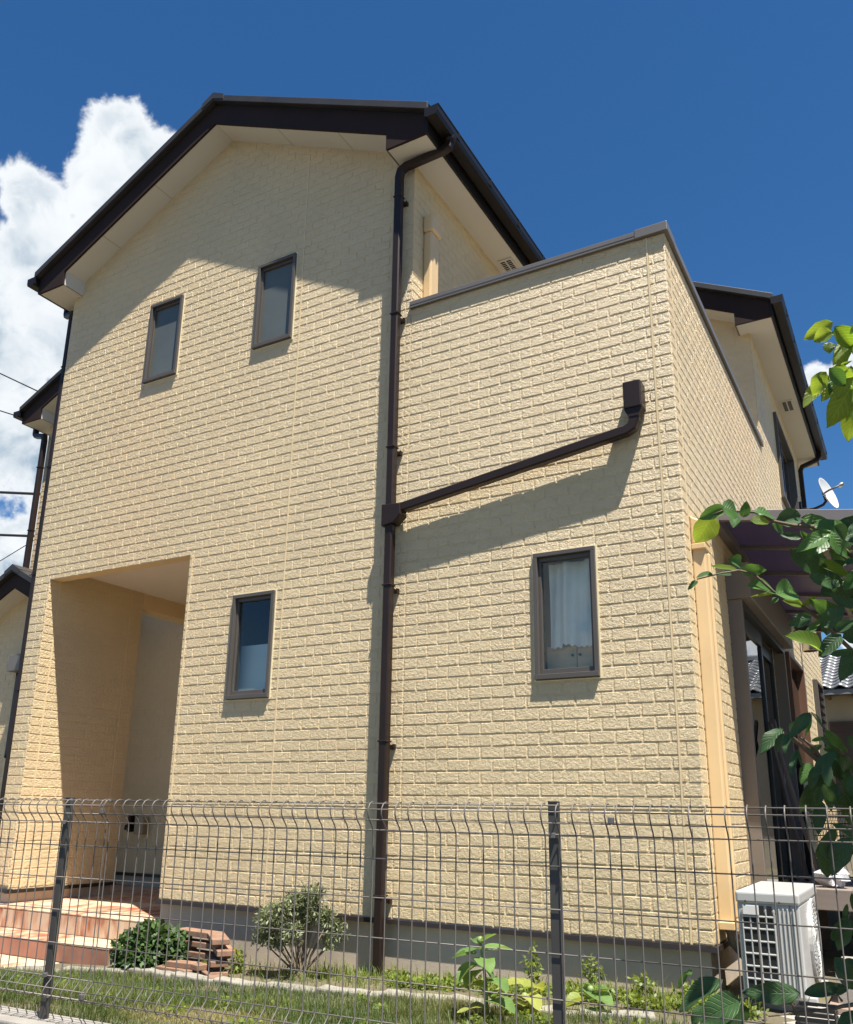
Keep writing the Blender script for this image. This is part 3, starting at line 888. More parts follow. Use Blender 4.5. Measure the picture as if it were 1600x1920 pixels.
# outdoor socket and tap on the porch back wall
m_tan = M('tan_plastic', (0.34, 0.27, 0.17), .5, .06, 4)
tp = MB().box(-6.40, -6.27, YW - .09, YW - .003, .60, .78).build('outlet_box', m_tan, house, bevel=.008)
MB().tube([(-6.47, YW, .70), (-6.47, YW - .07, .70), (-6.50, YW - .11, .68), (-6.50, YW - .115, .64)], .016, 8).box(-6.49, -6.45, YW - .1, YW - .003, .62, .79).build('tap', m_pipe, tp)

# ------------------------------------------------------------------ terrace roof
tr = empty('terrace_roof', (0.0, .80, 2.40))
tag(tr, 'brown aluminium lean-to terrace roof with smoked panels over the side doorway', 'terrace roof')
m_trf = M('terrace_aluminium', (0.20, 0.175, 0.165), .42, .06, 3, metal=.3)
m_trp = bpy.data.materials.new('smoked_polycarbonate'); m_trp.use_nodes = True
_b = m_trp.node_tree.nodes['Principled BSDF']
_n = m_trp.node_tree.nodes.new('ShaderNodeTexNoise'); _n.inputs['Scale'].default_value = 3
_r = m_trp.node_tree.nodes.new('ShaderNodeMix'); _r.data_type = 'RGBA'
_r.inputs[6].default_value = (0.050, 0.044, 0.066, 1); _r.inputs[7].default_value = (0.064, 0.056, 0.078, 1)
m_trp.node_tree.links.new(_n.outputs['Fac'], _r.inputs[0]); m_trp.node_tree.links.new(_r.outputs[2], _b.inputs['Base Color'])
_b.inputs['Roughness'].default_value = .35
_t = m_trp.node_tree.nodes.new('ShaderNodeBsdfTranslucent'); _t.inputs[0].default_value = (0.15, 0.125, 0.18, 1)
_m = m_trp.node_tree.nodes.new('ShaderNodeMixShader'); _m.inputs[0].default_value = .45
_o = m_trp.node_tree.nodes['Material Output']
m_trp.node_tree.links.new(_b.outputs[0], _m.inputs[1]); m_trp.node_tree.links.new(_t.outputs[0], _m.inputs[2]); m_trp.node_tree.links.new(_m.outputs[0], _o.inputs[0])
TX, TS = 1.80, -0.155


def tz(x): return 2.905 + TS * x


def pt(mb, nm, mt, bevel=0.0):
    mb.v = [(p[0], p[1] - .80, p[2] - 2.40) for p in mb.v]; return mb.build(nm, mt, tr, bevel=bevel)


rafters = [.80, 1.62, 2.44, 3.26, 4.08, 4.90]
for i, y in enumerate(rafters):
    hgt = .075 if i in (0, len(rafters) - 1) else .05
    pt(MB().prism([(.02, tz(.02) - hgt), (TX, tz(TX) - hgt), (TX, tz(TX)), (.02, tz(.02))], 'y', y, y + .045), 'rafter', m_trf, .003)
    if i < len(rafters) - 1:
        pt(MB().prism([(.03, tz(.03) - .022), (TX, tz(TX) - .022), (TX, tz(TX) - .016), (.03, tz(.03) - .016)], 'y', y + .045, rafters[i + 1]), 'panel', m_trp)
for x in (.62, 1.22):
    pt(MB().prism([(x, tz(x) - .05), (x + .04, tz(x + .04) - .05), (x + .04, tz(x + .04) - .024), (x, tz(x) - .024)], 'y', .845, 4.90), 'purlin', m_trf)
pt(MB().prism([(.003, 2.80), (.06, 2.80), (.06, 2.905), (.003, 2.92)], 'y', .78, 4.96), 'wall_plate', m_trf, .003)
pt(MB().prism([(TX, tz(TX) - .1), (TX + .10, tz(TX) - .1), (TX + .10, tz(TX) + .01), (TX, tz(TX))], 'y', .78, 4.96), 'eave_beam', m_trf, .004)
for y in (1.2, 4.5):
    pt(MB().box(TX - .02, TX + .05, y, y + .07, -.2, tz(TX) - .1), 'post', m_trf, .004)

# ------------------------------------------------------------------ satellite dish on its arm
m_dish = M('white_dish_enamel', (0.55, 0.55, 0.55), .4, .03, 3)
ds = empty('satellite_dish', (.012, 7.42, 5.02))
tag(ds, 'white satellite dish on a black arm fixed to the far end of the side wall', 'satellite dish')
aim = Vector((.92, -.30, .27)).normalized()
Q = Vector((0, 0, 1)).rotation_difference(aim).to_matrix()
dc_ = Vector((.39, -.04, .16))
prof = [(r * .235, .055 * r * r - .055) for r in (0.001, .2, .4, .6, .8, .92, 1.0)] + [(.238, .0), (.235, -.008)] + [(r * .23, .055 * r * r - .063) for r in (.9, .6, .3, .001)]
rf_ = MB().lathe(prof, tuple(dc_), 40, Q).build('reflector', m_dish, ds, smooth=True)
MB().tube([dc_ + Q @ Vector((0, -.2, -.03)), dc_ + Q @ Vector((0, -.26, .08)), dc_ + Q @ Vector((0, -.16, .26))], .012, 8).build('feed_arm', m_alu, ds, smooth=True)
MB().tube([dc_ + Q @ Vector((0, -.17, .24)), dc_ + Q @ Vector((0, -.12, .20))], .028, 12).build('receiver', m_dish, ds, smooth=True)
MB().tube([(0, .02, .0), (.10, .03, -.01), (.20, .04, -.01), (.30, .02, .02), (.34, .0, .06), tuple(dc_ + Q @ Vector((0, 0, -.07)))], .019, 10).build('mount_arm', m_aludk, ds, smooth=True)
MB().box(-.02, .025, -.03, .07, -.12, .10).build('bracket', m_aludk, ds, bevel=.004)
for k in range(3):
    t = k - 1
    a = dc_ + Q @ Vector((-.04 + .02 * k, .06 - .07 * k, -.0535 + .002))
    MB().tube([a, a + Q @ Vector((.05 - .01 * k, .0 if k else .05, .003))], .004, 5).build('printed_mark', m_cap, rf_)

# ------------------------------------------------------------------ air conditioner outdoor unit (long side along y, fan facing +x)
ac = empty('air_conditioner', (.16, -.17, .0))
tag(ac, 'ivory white air conditioner outdoor unit on the ground at the right house corner', 'air conditioner')
W, D, Hh, z0 = .295, .76, .485, .035
MB().box(0, W, .003, D, z0, z0 + Hh - .055).build('casing', m_acw, ac, bevel=.012, seg=3)
tpn = MB().box(-.004, W + .004, -.006, D + .006, z0 + Hh - .06, z0 + Hh).build('top_lid', m_acw, ac, bevel=.014, seg=3)
for xx in (.09, .19):
    MB().box(xx, xx + .006, .04, D - .04, z0 + Hh - .001, z0 + Hh + .003).build('lid_rib', m_acw, tpn, bevel=.002)
# end face grille: slots on the left two thirds, ribs on the right
for r in range(7):
    for c in range(4):
        if r == 6 and c < 2: continue
        xx = .030 + c * .0375
        zz = z0 + .028 + r * .0575
        MB().box(xx, xx + .024, -.0012, .006, zz, zz + .044).build('slot', m_black, ac, bevel=.0)
    if r < 6:
        MB().box(.024, .176, -.006, .004, z0 + .0735 + r * .0575, z0 + .0825 + r * .0575).build('grille_bar', m_acw, ac, bevel=.003)
for c in range(5):
    xx = .0245 + c * .0375
    MB().box(xx - .003, xx + .003, -.006, .004, z0 + .02, z0 + .40).build('grille_bar', m_acw, ac, bevel=.002)
MB().prism([(-.012, z0 + .372), (-.004, z0 + .418), (.004, z0 + .418), (.004, z0 + .372)], 'x', .028, .105).build('carry_handle', m_acw, ac, bevel=.003)
MB().box(.032, .101, -.0045, .004, z0 + .355, z0 + .372).build('handle_recess', m_black, ac)
for xx in (.195, .215, .235, .262):
    MB().box(xx, xx + .007, -.004, .004, z0 + .01, z0 + .41).build('end_rib', m_acw, ac, bevel=.003)
MB().box(.250, .2515, .0, .004, z0 + .005, z0 + .425).build('panel_seam', m_black, ac)
for xx, zz in ((.045, z0 + .437), (.205, z0 + .437), (.185, z0 + .385), (.185, z0 + .03)):
    MB().lathe([(.001, .004), (.005, .003), (.006, 0)], (xx, -.006, zz), 8, Matrix.Rotation(math.pi / 2, 3, 'X')).build('screw', m_alu, ac)
# fan side
fc = (W, D * .60, z0 + .225)
MB().lathe([(.001, -.002), (.19, -.002), (.19, .003), (.001, .003)], fc, 40, Matrix.Rotation(math.pi / 2, 3, 'Y')).build('fan_opening', m_black, ac)
MB().lathe([(.19, 0), (.205, 0), (.205, .014), (.19, .014), (.19, 0)], fc, 40, Matrix.Rotation(math.pi / 2, 3, 'Y')).build('fan_ring', m_acw, ac)
gr = MB()
for r in (.03, .055, .08, .105, .13, .155, .178):
    gr.tube([(fc[0] + .012, fc[1] + r * math.cos(a), fc[2] + r * math.sin(a)) for a in np.linspace(0, 2 * math.pi, 33)], .0028, 5)
for k in range(24):
    a = k * 2 * math.pi / 24
    gr.tube([(fc[0] + .010, fc[1] + .03 * math.cos(a), fc[2] + .03 * math.sin(a)), (fc[0] + .012, fc[1] + .12 * math.cos(a + .25), fc[2] + .12 * math.sin(a + .25)), (fc[0] + .010, fc[1] + .195 * math.cos(a + .35), fc[2] + .195 * math.sin(a + .35))], .0028, 5)
gr.build('fan_guard', m_acw, ac)
for k in range(3):
    a = k * 2 * math.pi / 3 + .4
    MB().poly([(W + .004, fc[1] + .03 * math.cos(a), fc[2] + .03 * math.sin(a)), (W + .004, fc[1] + .17 * math.cos(a - .1), fc[2] + .17 * math.sin(a - .1)), (W + .006, fc[1] + .17 * math.cos(a + .7), fc[2] + .17 * math.sin(a + .7)), (W + .006, fc[1] + .04 * math.cos(a + .9), fc[2] + .04 * math.sin(a + .9))]).build('fan_blade', m_cap, ac)
for yy in (.10, D - .16):
    MB().box(-.03, W + .03, yy, yy + .06, 0, z0).build('foot', m_acw, ac, bevel=.004)
    bl = MB().box(.12, .54, yy - .19, yy - .05, -.10, -.002).build('support_block', m_concrete, None, bevel=.008)
    tag(bl, 'concrete block under the front foot of the air conditioner' if yy < .3 else 'concrete block under the rear foot of the air conditioner', 'concrete block')

# ------------------------------------------------------------------ ground
def gz(x, y):
    base = -.02 + .04 * max(-6.0, min(0.0, x)) - .03 * max(0, min(1, x))
    t = max(0.0, min(1.0, (-.85 - y) / 1.55))
    t = t * t * (3 - 2 * t)
    return base * (1 - t) + .055 * t


m_soil = M('garden_soil', (0.105, 0.085, 0.055), .95, .3, 5, bump=.7, bscale=60, bdist=.02, col2=(0.16, 0.14, 0.075))
m_gravel = M('dark_gravel', (0.075, 0.072, 0.07), .95, .4, 90, bump=1.0, bscale=120, bdist=.02)
m_paving = M('pale_yard_concrete', (0.30, 0.28, 0.25), .85, .15, 3, bump=.3, bscale=90, bdist=.004)
xs = np.concatenate([[-600, -150, -40, -14], np.arange(-9, 3.01, .25), [5, 14, 40, 150, 600]])
ys = np.concatenate([[-600, -150, -40, -12, -6, -4], np.arange(-2.75, 1.01, .15), [2, 5, 9, 14, 40, 150, 600]])
V = [(x, y, gz(x, y) + (random.uniform(-.008, .008) if -2.3 < y < 0 else 0)) for y in ys for x in xs]
F = [(j * len(xs) + i, j * len(xs) + i + 1, (j + 1) * len(xs) + i + 1, (j + 1) * len(xs) + i) for j in range(len(ys) - 1) for i in range(len(xs) - 1)]
gnd = fast_mesh('ground', V, F, m_soil, None, smooth=True)
tag(gnd, 'garden soil and ground around the house', 'ground', kind='structure')
gv = MB().poly([(-40, -40, .062), (40, -40, .062), (40, -2.55, .062), (-40, -2.68, .062)]).build('gravel', m_gravel)
tag(gv, 'dark gravel ground outside the mesh fence', 'gravel', kind='structure')
pv = MB().poly([(.02, -.35, -.036), (3.5, -.35, -.036), (3.5, 9.5, -.036), (.02, 9.5, -.036)]).build('pavement', m_paving)
tag(pv, 'pale concrete strip along the right side of the house', 'pavement', kind='structure')

# ------------------------------------------------------------------ tiled entrance steps
m_tile = bpy.data.materials.new('terracotta_blotched_tile'); m_tile.use_nodes = True
_nt = m_tile.node_tree; _b = _nt.nodes['Principled BSDF']; _b.inputs['Roughness'].default_value = .6
_g = _nt.nodes.new('ShaderNodeNewGeometry'); _n = _nt.nodes.new('ShaderNodeTexNoise'); _n.inputs['Scale'].default_value = 9; _n.inputs['Detail'].default_value = 6
_oi = _nt.nodes.new('ShaderNodeObjectInfo'); _ad = _nt.nodes.new('ShaderNodeVectorMath'); _ad.operation = 'ADD'
_mm = _nt.nodes.new('ShaderNodeMapping'); _mm.inputs['Scale'].default_value = (1.6, .7, .55)
_nt.links.new(_g.outputs['Position'], _mm.inputs[0]); _nt.links.new(_mm.outputs[0], _ad.inputs[0]); _nt.links.new(_oi.outputs['Random'], _ad.inputs[1])
_nt.links.new(_ad.outputs[0], _n.inputs['Vector'])
_sm = _nt.nodes.new('ShaderNodeMath'); _sm.operation = 'ADD'
_mo = _nt.nodes.new('ShaderNodeMapRange'); _mo.inputs['To Min'].default_value = -.10; _mo.inputs['To Max'].default_value = .14
_nt.links.new(_oi.outputs['Random'], _mo.inputs['Value']); _nt.links.new(_n.outputs['Fac'], _sm.inputs[0]); _nt.links.new(_mo.outputs[0], _sm.inputs[1])
_cr = _nt.nodes.new('ShaderNodeValToRGB'); _nt.links.new(_sm.outputs[0], _cr.inputs[0]); _nt.links.new(_cr.outputs[0], _b.inputs['Base Color'])
_e = _cr.color_ramp.elements; _e[0].position = .42; _e[0].color = (0.56, 0.43, 0.29, 1); _e[1].position = .72; _e[1].color = (0.30, 0.085, 0.04, 1)
_x = _e.new(.58); _x.color = (0.46, 0.25, 0.15, 1)
m_edge = M('terracotta_nosing', (0.34, 0.155, 0.10), .6, .2, 6, objvar=.15, bump=.1, bscale=60)
m_grout = M('grey_grout', (0.30, 0.27, 0.23), .9, .1, 6)
st = empty('entrance_steps', (-5.0, 0, -.2))
tag(st, 'tiled entrance steps and porch floor in cream and terracotta at the left', 'steps')


def slab(x0, x1, y0, y1, zt, tx, ty, riser, mats, rt_=None, skip=None):
    sb = MB().box(x0, x1, y0, y1, zt - riser - .06, zt - .008)
    sb.v = [(p[0] + 5, p[1], p[2] + .2) for p in sb.v]
    sb.build('step_core', m_grout, st)
    nx, ny = max(1, round((x1 - x0) / tx)), max(1, round((y1 - y0) / ty))
    for i in range(nx):
        for j in range(ny):
            a, b = x0 + (x1 - x0) * i / nx + .002, x0 + (x1 - x0) * (i + 1) / nx - .002
            c, d = y0 - .012 + (y1 - y0) * j / ny + .002, y0 - .012 + (y1 - y0) * (j + 1) / ny - .002
            if skip and skip((a + b) / 2, (c + d) / 2): continue
            t = MB().box(a + 5, b + 5, c, d, zt - .010 + .2, zt + .2 + random.uniform(-.0008, .0008))
            t.build('tile', mats[0] if (j > 0 or ny == 1) and i < nx - mats[2] else mats[1], st, bevel=.0022, seg=1)
        if riser:
            a, b = x0 + (x1 - x0) * i / nx + .002, x0 + (x1 - x0) * (i + 1) / nx - .002
            MB().box(a + 5, b + 5, y0 - .008, y0 + .001, zt - riser + .2 + .002, zt - .012 + .2).build('riser_tile', rt_ or mats[0], st, bevel=.0018, seg=1)


slab(-6.9, -4.06, -.13, 1.92, .08, .30, .30, .15, (m_tile, m_tile, 0), skip=lambda x, y: -6.02 < x < -5.8 and 0 < y < 1.15)
slab(-7.2, -4.02, -.43, -.13, -.07, .60, .30, .13, (m_tile, m_edge, 0) if False else (m_tile, m_tile, 0), rt_=m_edge)
slab(-7.5, -4.50, -.78, -.43, -.20, .60, .35, .08, (m_tile, m_tile, 0), rt_=m_edge)
sp = MB().box(.96, 1.02 - .002, -.436, -.13, .125, .1315).build('tile', m_edge, st)

# ------------------------------------------------------------------ stone border of the lawn
bord = [(-4.45, -.86), (-4.05, -.78), (-3.62, -.60), (-3.22, -.60), (-2.82, -.66), (-2.42, -.70), (-2.02, -.70), (-1.62, -.68), (-1.22, -.66), (-.86, -.74), (-.50, -.72), (-.16, -.60)]
m_stone = M('white_weathered_kerb', (0.25, 0.23, 0.19), .9, .2, 8, bump=.5, bscale=70, bdist=.006)
spot = ['beside the tiled steps', 'by the foot of the lowest step', 'in front of the round dark bush', 'in front of the stacked terracotta blocks', 'right of the terracotta blocks',
        'in front of the wispy grey-green bush', 'between the wispy bush and the downpipe', 'straight below the downpipe', 'right of the downpipe', 'beside the tall young sunflower', 'right of the fence post, below the curtained window']
for i, (a, b) in enumerate(zip(bord[:-1], bord[1:])):
    ln = math.hypot(b[0] - a[0], b[1] - a[1]) - .012
    cx, cy = (a[0] + b[0]) / 2, (a[1] + b[1]) / 2
    mb = MB()
    nseg = 5
    for k in range(nseg + 1):
        x = -ln / 2 + ln * k / nseg
        j = lambda s=.008: random.uniform(-s, s)
        mb.v += [(x, -.05 + j(), -.08), (x, .05 + j(), -.08), (x, .05 + j(), .035 + j(.005)), (x, -.045 + j(), .032 + j(.005))]
    for k in range(nseg):
        for q in range(4):
            mb.f.append((k * 4 + q, k * 4 + (q + 1) % 4, k * 4 + 4 + (q + 1) % 4, k * 4 + 4 + q))
    mb.f += [(3, 2, 1, 0), tuple(nseg * 4 + q for q in range(4))]
    o = mb.build('border_stone', m_stone, None, bevel=.010)
    o.location = (cx, cy, gz(cx, cy) - .008 + random.uniform(-.008, .006)); o.rotation_euler = (0, 0, math.atan2(b[1] - a[1], b[0] - a[0]))
    tag(o, 'pale lawn border stone ' + spot[i], 'border stone', 'stones edging the lawn')

# ------------------------------------------------------------------ fence
FA = math.radians(2.555)
fn = empty('mesh_fence', (-1.983, -2.568, 0), FA)
tag(fn, 'bronze welded mesh fence on a low concrete kerb across the foreground', 'fence')
WR = .0022
vpath = [(.000, .9125), (-.014, .914), (-.030, .907), (-.040, .893), (-.041, .876), (-.030, .856), (-.012, .838), (-.002, .822), (.000, .80), (.000, .26), (-.003, .248), (-.020, .232), (-.034, .214), (-.036, .200), (-.026, .188), (-.010, .184), (.0, .185)]
vm = MB().tube([(0, y, z) for y, z in vpath], WR, 6).mesh('wire'); vm.materials.append(m_fence)
for p in vm.polygons: p.use_smooth = True
rows = [(.004, .909), (-.0345, .890), (-.030, .858), (.0045, .825), (.0045, .735), (.0045, .615), (.0045, .495), (.0045, .375), (.0045, .256), (-.026, .222), (-.030, .196), (.001, .189)]
m_clip = M('joint_clip_steel', (0.20, 0.19, 0.18), .4, .1, 9, metal=.6)
for (a, b) in ((-2.06, -.0), (.0, 2.0), (2.008, 4.0)):
    a, b = a + .250, b + .246
    pn = empty('mesh_panel', (a, 0, 0), parent=fn)
    n = int(round((b - a - .02) / .05))
    for k in range(n + 1):
        o = bpy.data.objects.new('wire', vm); COL.objects.link(o); o.parent = pn
        o.location = (.008 + (b - a - .016) * k / n, random.uniform(-.001, .001), random.uniform(-.0012, .0012))
        o.rotation_euler = (random.uniform(-.004, .004), random.uniform(-.004, .004), 0)
    for (y, z) in rows:
        MB().tube([(-.004, y, z), ((b - a) / 2, y, z + random.uniform(-.001, .001)), (b - a + .004, y, z)], WR, 6).build('wire', m_fence, pn, smooth=True)
for x in (.248, 2.252):
    for z in (.868, .21):
        cl = MB().box(x - .008, x + .008, -.046 if z != .52 else -.006, -.030 if z != .52 else .007, z - .010, z + .010).build('joint_clip', m_clip, fn, bevel=.003)
for x in (-2.05, 0.0, 2.063, 4.1):
    ps = empty('post', (x, 0, 0), parent=fn)
    MB().box(-.015, .015, .009, .012, .10, .918).box(-.015, -.012, .012, .028, .10, .918).box(.012, .015, .012, .028, .10, .918).box(-.015, .015, .028, .031, .10, .918).build('post_profile', m_post, ps)
    MB().box(-.016, .016, .008, .032, .916, .922).build('post_cap', m_post, ps, bevel=.002)
    for z in (.82, .255):
        MB().box(-.008, .008, -.006, .011, z - .006, z + .010).build('post_clamp', m_clip, ps, bevel=.002)
kb = MB().box(-2.6, 4.6, -.075, .095, -.25, .102).build('kerb', m_concrete, fn, bevel=.008)

# ------------------------------------------------------------------ vegetation helpers
def leafmat(name, c1, c2, trans=.35, rough=.4, attr=True, veins=False, dry=None):
    m = bpy.data.materials.new(name); m.use_nodes = True
    nt = m.node_tree; N, L = nt.nodes, nt.links
    b = N['Principled BSDF']; b.inputs['Roughness'].default_value = rough
    mx = N.new('ShaderNodeMix'); mx.data_type = 'RGBA'
    mx.inputs[6].default_value = (*c1, 1); mx.inputs[7].default_value = (*c2, 1)
    g = N.new('ShaderNodeNewGeometry')
    if attr:
        a = N.new('ShaderNodeAttribute'); a.attribute_name = 'tint'; L.new(a.outputs['Fac'], mx.inputs[0])
    else:
        oi = N.new('ShaderNodeObjectInfo')
        nz = N.new('ShaderNodeTexNoise'); nz.inputs['Scale'].default_value = 22; nz.inputs['Detail'].default_value = 4
        L.new(g.outputs['Position'], nz.inputs['Vector'])
        ad = N.new('ShaderNodeMath'); ad.operation = 'ADD'; L.new(oi.outputs['Random'], ad.inputs[0]); L.new(nz.outputs['Fac'], ad.inputs[1])
        mr = N.new('ShaderNodeMapRange'); mr.inputs['From Min'].default_value = .35; mr.inputs['From Max'].default_value = 1.55
        L.new(ad.outputs[0], mr.inputs['Value']); L.new(mr.outputs[0], mx.inputs[0])
    col = mx.outputs[2]
    if veins:
        tc_ = N.new('ShaderNodeTexCoord'); sp_ = N.new('ShaderNodeSeparateXYZ'); L.new(tc_.outputs['UV'], sp_.inputs[0])
        ab = N.new('ShaderNodeMath'); ab.operation = 'ABSOLUTE'; L.new(sp_.outputs['Y'], ab.inputs[0])
        # side veins: lines rising from the midrib, midrib itself
        sb = N.new('ShaderNodeMath'); sb.operation = 'MULTIPLY_ADD'; sb.inputs[1].default_value = -.28; L.new(ab.outputs[0], sb.inputs[0]); L.new(sp_.outputs['X'], sb.inputs[2])
        ml = N.new('ShaderNodeMath'); ml.operation = 'MULTIPLY'; ml.inputs[1].default_value = 8; L.new(sb.outputs[0], ml.inputs[0])
        fr = N.new('ShaderNodeMath'); fr.operation = 'PINGPONG'; fr.inputs[1].default_value = .5; L.new(ml.outputs[0], fr.inputs[0])
        mn = N.new('ShaderNodeMath'); mn.operation = 'MINIMUM'; L.new(fr.outputs[0], mn.inputs[0])
        m2 = N.new('ShaderNodeMath'); m2.operation = 'MULTIPLY'; m2.inputs[1].default_value = 2.2; L.new(ab.outputs[0], m2.inputs[0]); L.new(m2.outputs[0], mn.inputs[1])
        vr = N.new('ShaderNodeMapRange'); vr.inputs['From Min'].default_value = .02; vr.inputs['From Max'].default_value = .13; vr.inputs['To Min'].default_value = 1; vr.inputs['To Max'].default_value = 0
        L.new(mn.outputs[0], vr.inputs['Value'])
        vc = N.new('ShaderNodeMix'); vc.data_type = 'RGBA'; vc.blend_type = 'MIX'
        sc = N.new('ShaderNodeMath'); sc.operation = 'MULTIPLY'; sc.inputs[1].default_value = .32; L.new(vr.outputs[0], sc.inputs[0])
        L.new(sc.outputs[0], vc.inputs[0]); L.new(col, vc.inputs[6]); vc.inputs[7].default_value = (*[min(1, q * 1.6) for q in c2], 1)
        col = vc.outputs[2]
        bp = N.new('ShaderNodeBump'); bp.inputs['Strength'].default_value = .5; bp.inputs['Distance'].default_value = .004; bp.invert = True
        L.new(vr.outputs[0], bp.inputs['Height']); L.new(bp.outputs[0], b.inputs['Normal'])
    L.new(col, b.inputs['Base Color'])
    t = N.new('ShaderNodeBsdfTranslucent'); hs = N.new('ShaderNodeHueSaturation'); hs.inputs['Hue'].default_value = .475; hs.inputs['Value'].default_value = 1.9; hs.inputs['Saturation'].default_value = 1.1
    L.new(col, hs.inputs['Color']); L.new(hs.outputs[0], t.inputs[0])
    ms = N.new('ShaderNodeMixShader'); ms.inputs[0].default_value = trans
    L.new(b.outputs[0], ms.inputs[1]); L.new(t.outputs[0], ms.inputs[2]); L.new(ms.outputs[0], N['Material Output'].inputs[0])
    return m


m_bark = M('brown_bark', (0.13, 0.095, 0.06), .85, .25, 30, bump=.5, bscale=80, bdist=.004)
m_leaf0 = leafmat('leaf_green', (0.040, 0.105, 0.022), (0.075, 0.165, 0.035), .30, .45, False, True)
m_leaf1 = leafmat('leaf_backlit_green', (0.085, 0.165, 0.022), (0.16, 0.225, 0.040), .55, .38, False, True)  # yellower copy of the leaf green, with the backlight put into its colour
m_leaf2 = leafmat('leaf_shaded_green', (0.028, 0.066, 0.020), (0.045, 0.10, 0.028), .22, .48, False, True)  # darker copy for leaves in shade; the shade is in its colour


def leaf_mesh(w, seed, curl=.12, cup=.10, heart=False, nu=9, nv=6, wav=.02):
    """unit-length leaf along +x with its upper side towards +z; UV x along, y from -1 to 1 across"""
    r = random.Random(seed)
    V, F, UV = [], [], []
    ph = r.uniform(0, 6)
    for i in range(nu + 1):
        t = i / nu
        prof = (math.sin(math.pi * t ** (.62 if heart else .80)) ** .75) * (1 if heart else 1)
        half = .5 * w * prof * (1 + .04 * math.sin(t * 19 + ph)) + .004
        for j in range(nv + 1):
            s = -1 + 2 * j / nv
            z = cup * w * (abs(s) ** 1.3) * math.sin(math.pi * min(1, t * 1.05)) - curl * (t ** 2) + wav * math.sin(t * 9 + s * 2.3 + ph) * abs(s)
            V.append((t, half * s, z)); UV.append((t, s))
    for i in range(nu):
        for j in range(nv):
            a = i * (nv + 1) + j; F.append((a, a + nv + 1, a + nv + 2, a + 1))
    me = bpy.data.meshes.new('leaf'); me.from_pydata(V, [], F)
    uv = me.uv_layers.new(name='UVMap')
    for lp_ in me.loops: uv.data[lp_.index].uv = UV[lp_.vertex_index]
    for p in me.polygons: p.use_smooth = True
    me.update()
    return me


LM = {}


def place_leaf(B, T, n, w, mat, parent, origin=(0, 0, 0), seed=0, heart=False, name='leaf'):
    key = (round(w * 8), seed % 3, mat.name, heart)
    if key not in LM:
        LM[key] = leaf_mesh(max(.12, round(w * 8) / 8), seed * 7 + round(w * 8), curl=(.05, .16, .26)[seed % 3], cup=(.10, .22, .32)[(seed + 1) % 3], heart=heart, wav=.015 + .012 * (seed % 3))
        LM[key].materials.append(mat)
    B, T, n = Vector(B), Vector(T), Vector(n)
    x = (T - B); Ln = x.length; x.normalize()
    n = (n - x * n.dot(x)).normalized(); y = n.cross(x)
    o = bpy.data.objects.new(name, LM[key]); COL.objects.link(o); o.parent = parent
    B = B - Vector(origin)
    o.matrix_local = Matrix(((x.x * Ln, y.x * Ln, n.x * Ln, B.x), (x.y * Ln, y.y * Ln, n.y * Ln, B.y), (x.z * Ln, y.z * Ln, n.z * Ln, B.z), (0, 0, 0, 1)))
    return o


